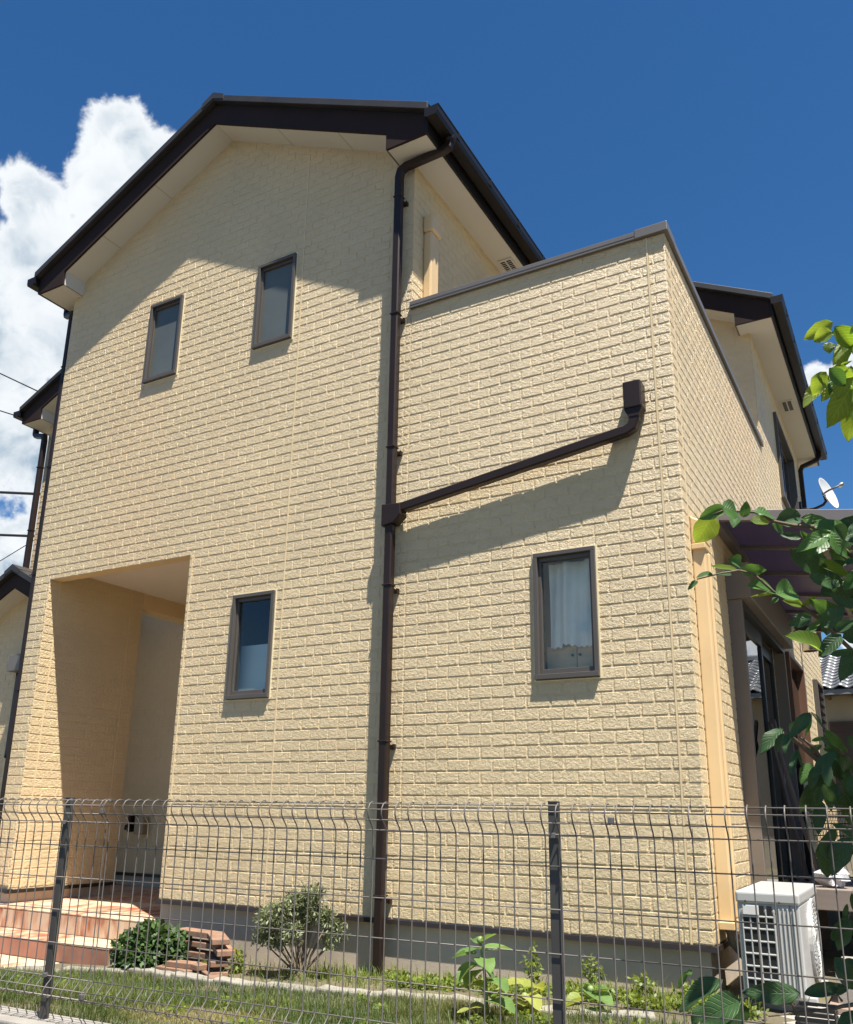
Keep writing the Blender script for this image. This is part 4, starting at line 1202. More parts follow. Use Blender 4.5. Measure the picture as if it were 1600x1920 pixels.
LEAVES = [
    (0.576, -2.275, 1.82, 0.509, -2.24, 1.741, 0.3, -0.75, -0.59, 0.75, 1), (0.626, -2.323, 1.82, 0.543, -2.335, 1.793, 0.19, -0.97, -0.14, 0.5, 0),
    (0.625, -2.396, 1.797, 0.676, -2.342, 1.79, 0.73, -0.67, 0.12, 0.85, 0), (0.643, -2.255, 1.809, 0.636, -2.273, 1.766, 0.28, -0.9, 0.33, 0.8, 0),
    (0.672, -2.316, 1.782, 0.692, -2.339, 1.824, 0.31, -0.76, -0.57, 0.6, 0), (0.702, -2.266, 1.809, 0.765, -2.195, 1.822, 0.59, -0.61, 0.54, 0.55, 0),
    (0.69, -2.289, 1.777, 0.74, -2.234, 1.782, 0.7, -0.66, 0.28, 0.5, 1), (0.749, -2.159, 1.805, 0.83, -2.071, 1.843, 0.74, -0.67, -0.03, 0.5, 2),
    (0.736, -2.153, 1.798, 0.777, -2.083, 1.785, 0.81, -0.52, -0.27, 0.4, 0), (0.62, -2.163, 1.655, 0.556, -2.25, 1.658, 0.68, -0.49, 0.54, 0.3, 1),
    (0.631, -2.18, 1.663, 0.617, -2.25, 1.672, 0.98, -0.19, 0.05, 0.8, 0), (0.615, -2.087, 1.678, 0.697, -2.051, 1.67, 0.31, -0.81, -0.49, 0.5, 0),
    (0.592, -2.119, 1.654, 0.536, -2.107, 1.669, 0.03, -0.73, 0.69, 0.45, 2), (0.573, -2.339, 1.603, 0.523, -2.346, 1.604, 0.13, -0.77, 0.63, 0.45, 0),
    (0.506, -2.237, 1.616, 0.472, -2.245, 1.594, 0.01, -0.93, 0.36, 0.5, 0), (0.723, -2.142, 1.577, 0.656, -2.222, 1.59, 0.68, -0.48, 0.55, 0.6, 0),
    (0.742, -2.286, 1.534, 0.802, -2.209, 1.557, 0.71, -0.63, 0.3, 0.75, 0), (0.726, -2.106, 1.566, 0.706, -2.116, 1.548, -0.04, -0.85, 0.52, 0.8, 0),
    (0.794, -2.097, 1.534, 0.838, -2.054, 1.569, 0.74, -0.66, -0.13, 0.3, 1), (0.795, -2.11, 1.532, 0.753, -2.167, 1.541, 0.8, -0.6, -0.05, 0.35, 1),
    (0.721, -2.07, 1.593, 0.655, -2.118, 1.574, 0.62, -0.77, -0.17, 0.16, 1), (0.818, -2.088, 1.828, 0.924, -1.989, 1.791, 0.7, -0.7, 0.15, 0.35, 0),
    (0.833, -2.082, 1.801, 0.884, -2.038, 1.786, 0.64, -0.76, -0.08, 0.4, 0), (0.894, -2.232, 1.727, 0.957, -2.202, 1.651, 0.51, -0.86, 0.08, 0.5, 0),
    (0.822, -2.204, 1.725, 0.764, -2.234, 1.737, 0.46, -0.89, -0.01, 0.35, 2), (0.842, -2.019, 1.753, 0.809, -2.053, 1.793, 0.28, -0.84, -0.48, 0.4, 0),
    (0.785, -2.175, 1.701, 0.898, -2.081, 1.615, 0.46, -0.83, -0.32, 0.42, 2), (0.824, -2.097, 1.71, 0.881, -2.065, 1.689, 0.55, -0.77, 0.32, 0.35, 0),
    (0.827, -2.095, 1.683, 0.951, -2.061, 1.627, 0.32, -0.94, 0.12, 0.28, 1), (0.832, -2.182, 1.605, 0.92, -2.083, 1.59, 0.74, -0.63, 0.24, 0.42, 2),
    (0.845, -2.017, 1.583, 0.943, -1.946, 1.622, 0.47, -0.82, 0.32, 0.5, 2), (0.89, -1.969, 1.562, 0.941, -1.948, 1.581, 0.4, -0.91, -0.08, 0.5, 1),
    (0.818, -2.089, 1.498, 0.748, -2.098, 1.477, 0.11, -0.99, 0.06, 0.65, 2), (0.754, -2.017, 1.472, 0.765, -2.011, 1.436, 0.37, -0.93, -0.05, 0.7, 2),
    (0.788, -2.075, 1.439, 0.847, -2.049, 1.5, 0.36, -0.93, 0.04, 0.3, 0), (0.843, -2.078, 1.465, 0.913, -2.093, 1.52, 0.01, -0.96, -0.27, 0.6, 2),
    (0.885, -2.177, 1.43, 0.943, -2.191, 1.453, -0.21, -0.98, -0.07, 0.5, 2), (0.848, -1.959, 1.393, 0.929, -1.97, 1.403, -0.13, -0.99, -0.06, 0.28, 2),
    (0.957, -2.232, 1.709, 1.0, -2.225, 1.752, 0.12, -0.99, 0.04, 0.5, 2), (0.929, -2.034, 1.794, 0.974, -2.029, 1.775, 0.09, -1.0, -0.03, 0.45, 0),
    (0.938, -2.153, 1.634, 0.983, -2.101, 1.668, 0.06, -0.58, 0.81, 0.5, 2), (0.913, -2.028, 1.589, 0.956, -2.051, 1.553, -0.51, -0.86, -0.07, 0.5, 2),
    (0.925, -1.977, 1.526, 0.961, -1.921, 1.565, 0.06, -0.59, 0.81, 0.5, 1), (0.873, -1.952, 1.694, 0.937, -1.97, 1.691, -0.27, -0.96, 0.05, 0.35, 2),
    (0.831, -2.007, 1.685, 0.867, -2.01, 1.615, 0.12, -0.99, 0.11, 0.4, 2), (0.853, -1.995, 1.557, 0.892, -1.934, 1.522, 0.76, -0.61, -0.22, 0.4, 2),
    (0.986, -2.361, 2.319, 0.93, -2.356, 2.308, -0.07, -0.99, -0.14, 0.9, 1), (0.968, -2.204, 2.371, 0.965, -2.208, 2.334, 0.19, -0.98, 0.07, 1.0, 1),
    (1.029, -2.167, 2.419, 0.968, -2.179, 2.412, 0.17, -0.98, 0.14, 0.38, 0), (1.038, -2.117, 2.413, 0.971, -2.133, 2.33, 0.2, -0.98, 0.04, 0.55, 1),
    (0.994, -2.268, 2.246, 0.944, -2.237, 2.23, -0.54, -0.84, 0.03, 0.5, 1), (0.991, -2.322, 2.218, 1.028, -2.353, 2.214, -0.64, -0.76, -0.12, 0.25, 1),
    (0.988, -2.075, 2.308, 0.925, -2.116, 2.22, 0.33, -0.92, 0.19, 0.5, 1), (1.022, -2.192, 2.22, 0.95, -2.225, 2.08, 0.49, -0.87, -0.05, 0.45, 1),
    (1.005, -2.071, 2.327, 1.022, -2.079, 2.27, -0.06, -0.99, 0.12, 0.4, 0), (1.017, -2.145, 2.16, 0.979, -2.115, 2.055, -0.22, -0.96, -0.19, 0.5, 1),
    (1.058, -2.367, 2.323, 1.026, -2.342, 2.312, -0.59, -0.8, -0.09, 0.5, 0), (1.049, -2.138, 2.328, 1.033, -2.202, 2.342, -0.89, 0.13, -0.43, 0.5, 0),
    (1.055, -2.219, 2.228, 1.024, -2.2, 2.172, -0.03, -0.96, -0.29, 0.4, 0), (0.765, -1.91, 1.216, 0.711, -1.966, 1.141, 0.4, -0.85, 0.35, 0.34, 2),
    (0.752, -1.711, 1.236, 0.784, -1.662, 1.182, 0.86, -0.51, 0.05, 0.2, 2), (0.753, -1.724, 1.232, 0.725, -1.712, 1.143, 0.5, -0.83, -0.26, 0.14, 0),
    (0.659, -1.766, 1.18, 0.585, -1.823, 1.11, 0.04, -0.8, 0.6, 0.48, 2), (0.699, -2.071, 1.137, 0.665, -2.041, 1.078, -0.54, -0.84, -0.1, 0.42, 2),
    (0.703, -1.977, 1.145, 0.687, -2.013, 1.082, -0.13, -0.84, 0.52, 0.35, 2), (0.714, -1.827, 1.19, 0.671, -1.787, 1.165, -0.66, -0.75, -0.08, 0.45, 2),
    (0.757, -1.873, 1.127, 0.804, -1.848, 1.141, 0.42, -0.89, 0.19, 0.25, 0), (0.773, -1.701, 1.125, 0.718, -1.689, 1.103, -0.12, -0.96, -0.25, 0.35, 2),
    (0.799, -1.836, 1.167, 0.857, -1.77, 1.078, 0.1, -0.83, -0.55, 0.22, 0), (0.796, -1.663, 1.156, 0.806, -1.599, 1.08, -0.06, -0.76, -0.65, 0.32, 2),
    (0.716, -1.933, 1.095, 0.694, -1.974, 1.015, 0.02, -0.89, 0.45, 0.28, 2), (0.715, -1.905, 1.099, 0.73, -1.902, 1.03, 0.42, -0.9, 0.06, 0.18, 2),
    (0.735, -1.734, 1.065, 0.699, -1.76, 0.992, 0.12, -0.95, 0.29, 0.5, 0), (0.758, -1.813, 1.05, 0.733, -1.829, 0.971, 0.15, -0.98, 0.14, 0.42, 2),
    (0.779, -1.837, 1.059, 0.756, -1.802, 0.971, -0.04, -0.93, -0.36, 0.42, 2), (0.801, -1.938, 1.059, 0.799, -1.949, 0.974, 0.1, -0.99, 0.13, 0.4, 2),
    (0.817, -1.824, 1.07, 0.821, -1.759, 0.99, -0.29, -0.74, -0.61, 0.42, 2), (0.841, -1.831, 1.085, 0.862, -1.752, 1.006, 0.56, -0.65, -0.51, 0.4, 2),
    (0.843, -1.767, 1.051, 0.832, -1.747, 0.966, 0.26, -0.93, -0.25, 0.42, 2), (0.766, -1.857, 0.984, 0.748, -1.843, 0.913, -0.06, -0.98, -0.18, 0.34, 2),
    (0.795, -1.911, 0.977, 0.791, -1.902, 0.901, -0.18, -0.98, -0.1, 0.34, 2), (0.818, -1.85, 0.992, 0.807, -1.844, 0.911, -0.18, -0.98, -0.06, 0.4, 2),
    (0.861, -1.868, 1.017, 0.864, -1.874, 0.932, 0.38, -0.92, 0.08, 0.45, 2), (0.87, -1.68, 1.15, 0.894, -1.702, 1.076, -0.17, -0.96, 0.22, 0.4, 2),
    (0.793, -1.93, 1.135, 0.815, -1.902, 1.103, 0.76, -0.64, -0.06, 0.4, 2), (0.846, -1.878, 0.963, 0.85, -1.789, 0.876, -0.31, -0.66, -0.69, 0.45, 2),
    (0.663, -1.976, 0.375, 0.508, -2.024, 0.369, 0.28, -0.94, 0.19, 0.33, 2), (0.668, -1.943, 0.368, 0.78, -1.828, 0.389, 0.61, -0.67, 0.43, 0.3, 2),
    (0.76, -1.939, 0.378, 0.796, -1.963, 0.404, -0.57, -0.82, 0.02, 0.4, 2), (0.816, -1.914, 0.582, 0.756, -1.895, 0.492, -0.42, -0.9, 0.08, 0.55, 2),
    (0.761, -1.914, 0.476, 0.804, -1.854, 0.379, 0.67, -0.72, -0.15, 0.45, 2), (0.811, -1.826, 0.462, 0.779, -1.87, 0.423, 0.11, -0.71, 0.69, 0.6, 2),
    (0.799, -1.763, 0.303, 0.732, -1.8, 0.266, -0.04, -0.66, 0.75, 0.5, 2), (0.813, -1.902, 0.631, 0.795, -1.892, 0.576, 0.05, -0.98, -0.2, 0.3, 2),
    (0.833, -1.955, 0.667, 0.835, -1.932, 0.601, -0.0, -0.94, -0.34, 0.3, 2), (0.857, -1.871, 0.686, 0.817, -1.838, 0.638, -0.65, -0.76, 0.02, 0.4, 2),
    (0.631, -1.968, 0.36, 0.631, -1.943, 0.335, 0.59, -0.56, -0.58, 0.5, 2), (0.443, -1.993, 0.394, 0.304, -2.041, 0.308, -0.13, -0.76, 0.63, 0.36, 2),
    (0.508, -2.077, 0.356, 0.372, -2.091, 0.292, -0.15, -0.85, 0.5, 0.6, 2), (0.501, -2.02, 0.333, 0.411, -2.0, 0.249, -0.3, -0.95, 0.1, 0.6, 2),
    (0.458, -2.012, 0.332, 0.501, -1.919, 0.258, 0.72, -0.6, -0.34, 0.5, 2), (0.407, -2.126, 0.341, 0.375, -2.147, 0.285, 0.21, -0.95, 0.24, 0.5, 2),
    (0.354, -2.075, 0.42, 0.312, -2.039, 0.361, -0.39, -0.88, -0.26, 0.3, 0), (0.36, -2.123, 0.423, 0.377, -2.068, 0.425, 0.95, -0.29, 0.08, 0.3, 0),
    (0.767, -1.927, 0.478, 0.806, -1.946, 0.423, -0.06, -0.96, 0.29, 0.5, 2), (0.816, -1.896, 0.59, 0.757, -1.887, 0.517, 0.3, -0.89, -0.35, 0.6, 2),
    (0.875, -2.1, 1.567, 0.981, -2.004, 1.551, 0.57, -0.71, -0.41, 0.5013998825348317, 2), (0.887, -1.978, 1.745, 0.962, -1.883, 1.704, 0.57, -0.66, -0.49, 0.4492836442572402, 0),
    (0.897, -2.161, 1.734, 0.837, -2.221, 1.664, 0.62, -0.77, 0.14, 0.5178528688423981, 0), (0.848, -2.187, 1.37, 0.771, -2.279, 1.418, 0.79, -0.45, 0.41, 0.4681872721663667, 1),
    (1.007, -1.97, 1.655, 1.012, -1.941, 1.585, 0.33, -0.88, -0.34, 0.5910234379313639, 0), (1.016, -2.021, 1.78, 0.934, -2.091, 1.802, 0.65, -0.76, -0.04, 0.5447431464244579, 2),
    (0.901, -2.182, 1.415, 0.836, -2.207, 1.353, 0.21, -0.96, 0.17, 0.4960629482425497, 2), (0.928, -1.836, 1.429, 0.868, -1.884, 1.331, 0.18, -0.92, 0.34, 0.5246539675828769, 2),
    (0.988, -1.965, 1.414, 1.048, -1.922, 1.345, 0.22, -0.9, -0.37, 0.5082439762197583, 2), (0.909, -2.232, 1.722, 0.817, -2.295, 1.665, 0.42, -0.86, 0.28, 0.3721295232774321, 0),
    (0.928, -2.125, 1.737, 1.053, -2.046, 1.736, 0.47, -0.73, 0.49, 0.3610475152823858, 2), (0.983, -2.156, 1.616, 0.918, -2.145, 1.559, -0.11, -0.99, -0.08, 0.476355093412011, 0),
    (0.921, -2.274, 1.729, 0.951, -2.211, 1.693, 0.82, -0.52, -0.23, 0.5928571645318272, 2), (0.962, -2.02, 1.76, 0.873, -2.12, 1.811, 0.78, -0.59, 0.2, 0.4400491475288931, 0),
    (1.007, -2.142, 1.616, 1.089, -2.058, 1.582, 0.72, -0.69, 0.04, 0.5050315338613155, 2), (0.867, -1.945, 1.557, 0.84, -1.932, 1.463, -0.13, -0.99, -0.09, 0.5944493291121589, 2),
    (0.891, -1.985, 1.69, 0.899, -1.982, 1.588, 0.14, -0.99, -0.01, 0.3550132225761498, 2), (0.956, -1.957, 1.79, 0.909, -1.958, 1.726, 0.19, -0.97, -0.12, 0.5198203495095272, 2),
    (0.954, -2.009, 1.704, 1.037, -1.92, 1.661, 0.73, -0.68, -0.0, 0.5908263950965643, 2), (0.958, -2.045, 1.685, 0.995, -2.019, 1.628, 0.0, -0.91, -0.41, 0.4281676652992277, 2),
    (1.002, -2.084, 1.685, 0.984, -2.109, 1.62, -0.16, -0.91, 0.39, 0.5928436252647228, 1), (0.981, -2.157, 1.647, 1.105, -2.091, 1.662, 0.37, -0.81, 0.45, 0.43194660802817775, 1),
    (0.901, -2.036, 1.504, 0.822, -2.104, 1.536, 0.29, -0.66, -0.69, 0.5187318493305498, 0), (0.885, -1.867, 1.463, 0.988, -1.82, 1.487, 0.39, -0.91, 0.12, 0.5712245679803222, 2),
    (0.785, -1.755, 0.866, 0.877, -1.711, 0.781, 0.7, -0.49, 0.52, 0.36302817882117216, 2), (0.908, -1.872, 0.958, 0.846, -1.855, 0.873, -0.12, -0.99, -0.1, 0.46558928883364387, 2),
    (0.751, -1.702, 0.941, 0.732, -1.717, 0.828, 0.03, -0.99, 0.13, 0.4036795240549176, 2), (0.905, -1.644, 1.013, 0.876, -1.627, 0.909, 0.11, -0.97, -0.2, 0.41366645158756093, 2),
    (0.759, -1.794, 1.031, 0.808, -1.75, 0.938, 0.48, -0.86, -0.16, 0.4665079159736309, 2), (0.865, -1.751, 0.989, 0.839, -1.665, 0.845, -0.21, -0.86, -0.47, 0.44345174166871715, 2),
    (0.751, -1.732, 1.014, 0.685, -1.679, 0.89, 0.33, -0.79, -0.52, 0.4926732157007483, 2), (0.851, -2.022, 0.828, 0.777, -2.025, 0.723, -0.26, -0.94, 0.21, 0.4941928271755743, 2),
    (0.775, -1.697, 1.114, 0.866, -1.662, 1.029, 0.37, -0.93, 0.0, 0.4024595557508689, 2), (0.788, -1.991, 0.828, 0.795, -1.99, 0.749, -0.1, -1.0, -0.02, 0.3962095659156118, 2),
    (0.788, -1.974, 0.985, 0.817, -1.933, 0.916, 0.12, -0.88, -0.47, 0.40739927055500513, 2), (0.764, -2.025, 0.816, 0.808, -1.96, 0.755, 0.57, -0.74, -0.37, 0.49439807811627495, 2),
    (0.84, -1.827, 0.857, 0.898, -1.785, 0.796, 0.6, -0.8, 0.02, 0.32444420536553414, 2), (0.939, -1.845, 1.156, 0.976, -1.853, 1.069, -0.23, -0.97, -0.01, 0.47792665482469054, 2),
    (0.774, -1.996, 0.812, 0.768, -1.944, 0.702, 0.01, -0.91, -0.42, 0.3800555125622926, 2), (0.899, -1.661, 1.112, 0.869, -1.64, 0.993, -0.06, -0.99, -0.16, 0.3101945720209181, 2),
    (0.804, -1.886, 0.853, 0.723, -1.837, 0.744, -0.04, -0.92, -0.39, 0.30923697072956896, 2), (0.762, -1.823, 0.999, 0.845, -1.781, 0.922, 0.07, -0.91, -0.42, 0.40308090970236066, 2),
    (0.856, -1.731, 1.15, 0.919, -1.628, 1.08, 0.62, -0.67, -0.41, 0.3779272073307829, 2), (0.826, -1.885, 1.092, 0.748, -1.927, 1.015, -0.05, -0.85, 0.53, 0.32552201979685713, 2),
    (0.935, -2.101, 2.291, 0.867, -2.144, 2.192, 0.17, -0.94, 0.29, 0.40859231110405114, 1), (1.023, -2.156, 2.223, 1.018, -2.166, 2.092, 0.29, -0.95, 0.06, 0.5245853020050183, 1),
    (0.95, -2.196, 2.273, 0.892, -2.161, 2.218, -0.26, -0.91, -0.32, 0.5900578062148738, 1), (1.022, -2.215, 2.369, 0.991, -2.247, 2.239, -0.12, -0.96, 0.26, 0.4143161994265576, 1),
    (0.994, -2.32, 2.358, 1.038, -2.259, 2.301, 0.38, -0.76, -0.53, 0.5937622858551952, 1), (1.068, -2.365, 2.272, 1.054, -2.376, 2.184, -0.11, -0.98, 0.13, 0.5626443411879651, 1),
    (1.067, -2.303, 2.221, 1.063, -2.281, 2.146, 0.04, -0.96, -0.29, 0.46367800170755974, 1), (0.966, -2.401, 2.182, 1.006, -2.337, 2.139, 0.43, -0.67, -0.61, 0.5548608040640853, 0),
    (1.022, -2.309, 2.219, 0.98, -2.338, 2.124, 0.18, -0.96, 0.21, 0.5638892934076299, 1), (1.08, -2.234, 2.383, 1.005, -2.263, 2.298, 0.03, -0.95, 0.31, 0.567236390257402, 1),
    (1.018, -2.129, 2.232, 1.074, -2.026, 2.165, 0.89, -0.22, 0.4, 0.5022651486531002, 1), (0.984, -2.361, 2.207, 1.022, -2.286, 2.141, 0.18, -0.69, -0.7, 0.51002360332645, 1),
    (0.986, -2.168, 2.46, 0.892, -2.161, 2.424, 0.08, -0.92, -0.38, 0.4908282184838965, 1), (1.058, -2.275, 2.28, 1.056, -2.253, 2.188, -0.46, -0.87, -0.19, 0.47005689674114987, 1),
    (1.088, -2.237, 2.297, 1.111, -2.139, 2.211, 0.33, -0.67, -0.67, 0.5687205444982781, 0), (1.001, -2.086, 2.333, 0.957, -2.101, 2.2, -0.02, -0.99, 0.12, 0.5371118761356486, 0),
]
BRANCHES = [
    ([(0.996, -1.823, 1.655), (0.949, -1.929, 1.718), (0.901, -2.029, 1.759), (0.851, -2.092, 1.792), (0.798, -2.156, 1.784), (0.745, -2.201, 1.793), (0.701, -2.256, 1.813), (0.654, -2.283, 1.815), (0.617, -2.327, 1.81), (0.588, -2.339, 1.798)], 0.006),
    ([(0.979, -1.659, 1.305), (0.911, -1.853, 1.417), (0.864, -1.956, 1.467), (0.829, -2.012, 1.506), (0.794, -2.077, 1.535), (0.756, -2.116, 1.551), (0.72, -2.167, 1.573), (0.672, -2.212, 1.627), (0.632, -2.238, 1.635), (0.579, -2.286, 1.618), (0.519, -2.314, 1.601)], 0.0055),
    ([(1.029, -1.759, 1.702), (0.946, -1.924, 1.698), (0.897, -2.021, 1.727), (0.858, -2.071, 1.739)], 0.005),
    ([(1.083, -1.939, 2.168), (1.054, -2.059, 2.305), (1.031, -2.149, 2.358), (1.024, -2.22, 2.378), (0.992, -2.268, 2.361)], 0.006),
    ([(0.945, -1.498, 0.932), (0.859, -1.636, 1.024), (0.77, -1.759, 1.063), (0.742, -1.809, 1.094), (0.714, -1.858, 1.124), (0.691, -1.904, 1.151), (0.679, -1.915, 1.164)], 0.011),
    ([(0.77, -1.759, 1.063), (0.759, -1.816, 1.109), (0.721, -1.86, 1.143)], 0.007),
    ([(0.859, -1.636, 1.024), (0.833, -1.709, 1.093), (0.805, -1.767, 1.148), (0.796, -1.803, 1.17), (0.766, -1.86, 1.221)], 0.006),
    ([(0.842, -1.658, 0.323), (0.785, -1.749, 0.32), (0.758, -1.813, 0.323), (0.725, -1.854, 0.317), (0.67, -1.896, 0.313), (0.638, -1.926, 0.312), (0.604, -1.942, 0.305), (0.564, -1.964, 0.299)], 0.0055),
    ([(0.638, -1.926, 0.312), (0.632, -1.936, 0.334), (0.625, -1.945, 0.351)], 0.004),
    ([(0.76, -1.818, 0.34), (0.753, -1.852, 0.362)], 0.003),
]

T0 = (1.42, -1.55, .0)
tree = empty('broadleaf_tree', T0)
tag(tree, 'tree with large broad leaves reaching in from the right edge behind the fence', 'tree')


def sub(p): return (p[0] - T0[0], p[1] - T0[1], p[2] - T0[2])


trunk_pts = [(1.42, -1.55, -.1), (1.40, -1.53, .5), (1.44, -1.56, 1.0), (1.40, -1.60, 1.5), (1.36, -1.62, 2.0), (1.30, -1.66, 2.4)]
MB().tube([sub(p) for p in trunk_pts], [.045, .038, .034, .030, .022, .014], 10).build('trunk', m_bark, tree, smooth=True)
for pts, r in BRANCHES:
    q = Vector(pts[0]); best = min(trunk_pts, key=lambda p: (Vector(p) - q).length)
    full = list(pts)
    if len(pts) > 3:
        best = min((Vector(a).lerp(Vector(b), f) for a, b in zip(trunk_pts[:-1], trunk_pts[1:]) for f in (0, .25, .5, .75)), key=lambda p: (p - q).length + max(0, p.z - q.z) * 2)
        full = [tuple(best)] + full
    rs = [r * (1.5 - 1.1 * k / (len(full) - 1)) for k in range(len(full))]
    MB().tube([sub(p) for p in full], rs, 7).build('branch', m_bark, tree, smooth=True)
for i, l in enumerate(LEAVES):
    place_leaf(l[0:3], l[3:6], l[6:9], l[9], (m_leaf0, m_leaf1, m_leaf2)[l[10]], tree, T0, i)
for i in range(260):      # the rest of the crown, right of the frame
    p = Vector((1.45 + random.gauss(0, .16), -1.75 + random.gauss(0, .2), random.uniform(.9, 2.6)))
    d = Vector((random.uniform(-1, 1), random.uniform(-1, 1), random.uniform(-.9, .3))).normalized()
    if i < 70: p = Vector((1.42, -2.24, 2.42)) + Vector((random.gauss(0, .15), random.gauss(0, .18), random.gauss(0, .17)))  # denser unseen clump, added to shade the lower leaves
    q_ = p - CAM
    if 800 + 1610 * q_.dot(rt) / q_.dot(fw) < 1720: continue
    place_leaf(p, p + d * random.uniform(.11, .17), (random.uniform(-.4, .4), random.uniform(-.6, .2), 1), .5, (m_leaf0, m_leaf2)[i % 2], tree, T0, i)


def leaf_cloud(centers, n, size, seed, squash=1.0, aspect=.45, shell=.6, droop=0.0):
    """leaf-sized bent faces spread through clumps (cx,cy,cz,rx,ry,rz); returns verts, quads, tint"""
    r = np.random.default_rng(seed)
    C_ = np.array(centers); vol = C_[:, 3] * C_[:, 4] * C_[:, 5]
    idx = r.choice(len(C_), n, p=vol / vol.sum())
    d = r.normal(size=(n, 3)); d /= np.linalg.norm(d, axis=1)[:, None]
    rad = shell + (1 - shell) * r.random(n); rad = np.where(r.random(n) < .25, r.random(n), rad)
    P = C_[idx, :3] + d * C_[idx, 3:6] * rad[:, None]
    ax = d * .6 + r.normal(size=(n, 3)) * .7; ax[:, 2] -= droop; ax /= np.linalg.norm(ax, axis=1)[:, None]
    nn = d * .5 + np.array([0, 0, .6]) + r.normal(size=(n, 3)) * .5
    nn -= ax * (nn * ax).sum(1)[:, None]; nn /= np.linalg.norm(nn, axis=1)[:, None]
    sd_ = np.cross(nn, ax)
    L_ = size * r.uniform(.6, 1.25, n)[:, None]; Wd = L_ * aspect * .5
    v = np.stack([P, P + ax * L_ * .5 + sd_ * Wd - nn * L_ * .06, P + ax * L_ - nn * L_ * .12, P + ax * L_ * .5 - sd_ * Wd - nn * L_ * .06], 1).reshape(-1, 3)
    f = np.arange(4 * n).reshape(n, 4)
    tint = np.repeat(np.clip(r.random(n) * .8 + .2 * r.random(n), 0, 1), 4)
    return v, f, tint


m_bushA = leafmat('grey_green_leaves', (0.075, 0.095, 0.040), (0.20, 0.225, 0.105), .25, .5)
m_bushB = leafmat('ivy_leaves', (0.030, 0.070, 0.018), (0.085, 0.150, 0.035), .25, .6)
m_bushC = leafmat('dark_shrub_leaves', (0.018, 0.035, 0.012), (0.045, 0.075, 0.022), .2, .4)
m_weed = leafmat('weed_leaves', (0.075, 0.125, 0.025), (0.22, 0.27, 0.040), .35, .5)
m_grass = leafmat('lawn_blades', (0.040, 0.082, 0.014), (0.27, 0.24, 0.085), .30, .5)
m_twig = M('grey_twigs', (0.20, 0.155, 0.105), .85, .2, 20)

# wispy bush by the wall
bz = gz(-2.42, -.32)
B0 = (-2.44, -.33, bz)
bush = empty('wispy_bush', B0)
tag(bush, 'wispy grey-green bush on thin bare stems against the foundation left of the downpipe', 'bush')
clumps = []
for k in range(19):
    a = random.uniform(0, 6.28); rr = random.uniform(.04, .25)
    cx, cy, cz = rr * math.cos(a) * 1.30 - .05, rr * math.sin(a) * .85, random.uniform(.20, .44)
    clumps.append((cx, cy, cz, random.uniform(.05, .085), .065, random.uniform(.045, .08)))
clumps += [(-.26, -.02, .25, .09, .08, .07), (-.19, .03, .34, .08, .08, .07), (.02, .0, .48, .06, .06, .07), (.12, -.03, .50, .06, .06, .06), (-.08, .0, .44, .07, .07, .07), (.19, .0, .34, .06, .07, .09), (-.33, .0, .20, .06, .06, .06), (.20, 0, .22, .05, .06, .06), (-.15, -.05, .20, .08, .08, .05)]
v, f, t = leaf_cloud(clumps, 6800, .032, 5, aspect=.34, shell=.1)
fast_mesh('crown', v, f, m_bushA, bush, colors=t)
for k in range(30):
    a = random.uniform(0, 6.28); c = clumps[k % len(clumps)]
    MB().tube([(.03 * math.cos(a), .03 * math.sin(a), -.02), (c[0] * .35, c[1] * .4, c[2] * .35), (c[0] * .8 + .01, c[1] * .8, c[2] * .75), (c[0], c[1], c[2] + .03)], [.007, .006, .004, .002], 5).build('stem', m_twig, bush)
# dense ivy dome
ib = (-3.66, -.42, gz(-3.66, -.42))
ivy = empty('round_bush', ib)
tag(ivy, 'dense rounded dark green ivy-like bush beside the tiled steps', 'bush')
cl = [(0, 0, .13, .20, .17, .15), (.14, .02, .12, .15, .14, .15), (-.14, -.02, .10, .13, .13, .13), (.05, -.08, .08, .19, .12, .10), (.2, .05, .2, .08, .08, .07), (-.03, .05, .22, .12, .1, .07), (.27, -.03, .06, .08, .08, .08)]
v, f, t = leaf_cloud(cl, 3600, .040, 9, aspect=.75, shell=.75)
fast_mesh('crown', v, f, m_bushB, ivy, colors=t)
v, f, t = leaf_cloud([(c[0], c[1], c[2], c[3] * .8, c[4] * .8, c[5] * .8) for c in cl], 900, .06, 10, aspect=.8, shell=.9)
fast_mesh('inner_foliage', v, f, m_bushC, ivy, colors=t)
MB().tube([(0, 0, -.05), (.01, 0, .05), (.0, .01, .12)], [.014, .012, .006], 6).build('stem', m_twig, ivy)
# dark shrub at the right, plus unseen ones added to darken door glass
for k, (sx, sy, sc, lab) in enumerate(((1.05, 4.2, 1.0, 'dark leafy shrub at the far end of the side yard by the right edge'), (2.0, 2.3, 1.5, 'tall dark shrub right of the deck, added out of view to darken the door glass'),
                                       (2.0, 3.9, 1.6, 'tall dark shrub behind the bicycle, added out of view to darken the door glass'), (1.9, 5.6, 1.6, 'tall dark shrub opposite the brown-framed window, added out of view to darken the door glass'), (1.8, 7.3, 1.5, 'tall dark shrub opposite the louvre window, added out of view to darken the door glass'))):
    shr = empty('dark_shrub', (sx, sy, -.05))
    tag(shr, lab, 'shrub', 'shrubs along the side yard')
    v, f, t = leaf_cloud([(0, 0, .55 * sc, .45 * sc, .4 * sc, .5 * sc), (.15 * sc, .2, .95 * sc, .4 * sc, .4 * sc, .45 * sc), (-.1, .3, .3 * sc, .35 * sc, .3 * sc, .3 * sc), (.3, 0, .5 * sc, .4 * sc, .4 * sc, .5 * sc)], 4000, .09 * sc, 12 + k, aspect=.5)
    fast_mesh('crown', v, f, m_bushC, shr, colors=t)
    MB().tube([(0, 0, 0), (.05, 0, .3 * sc), (.1, .1, .7 * sc)], [.03, .025, .012], 7).build('trunk', m_bark, shr)


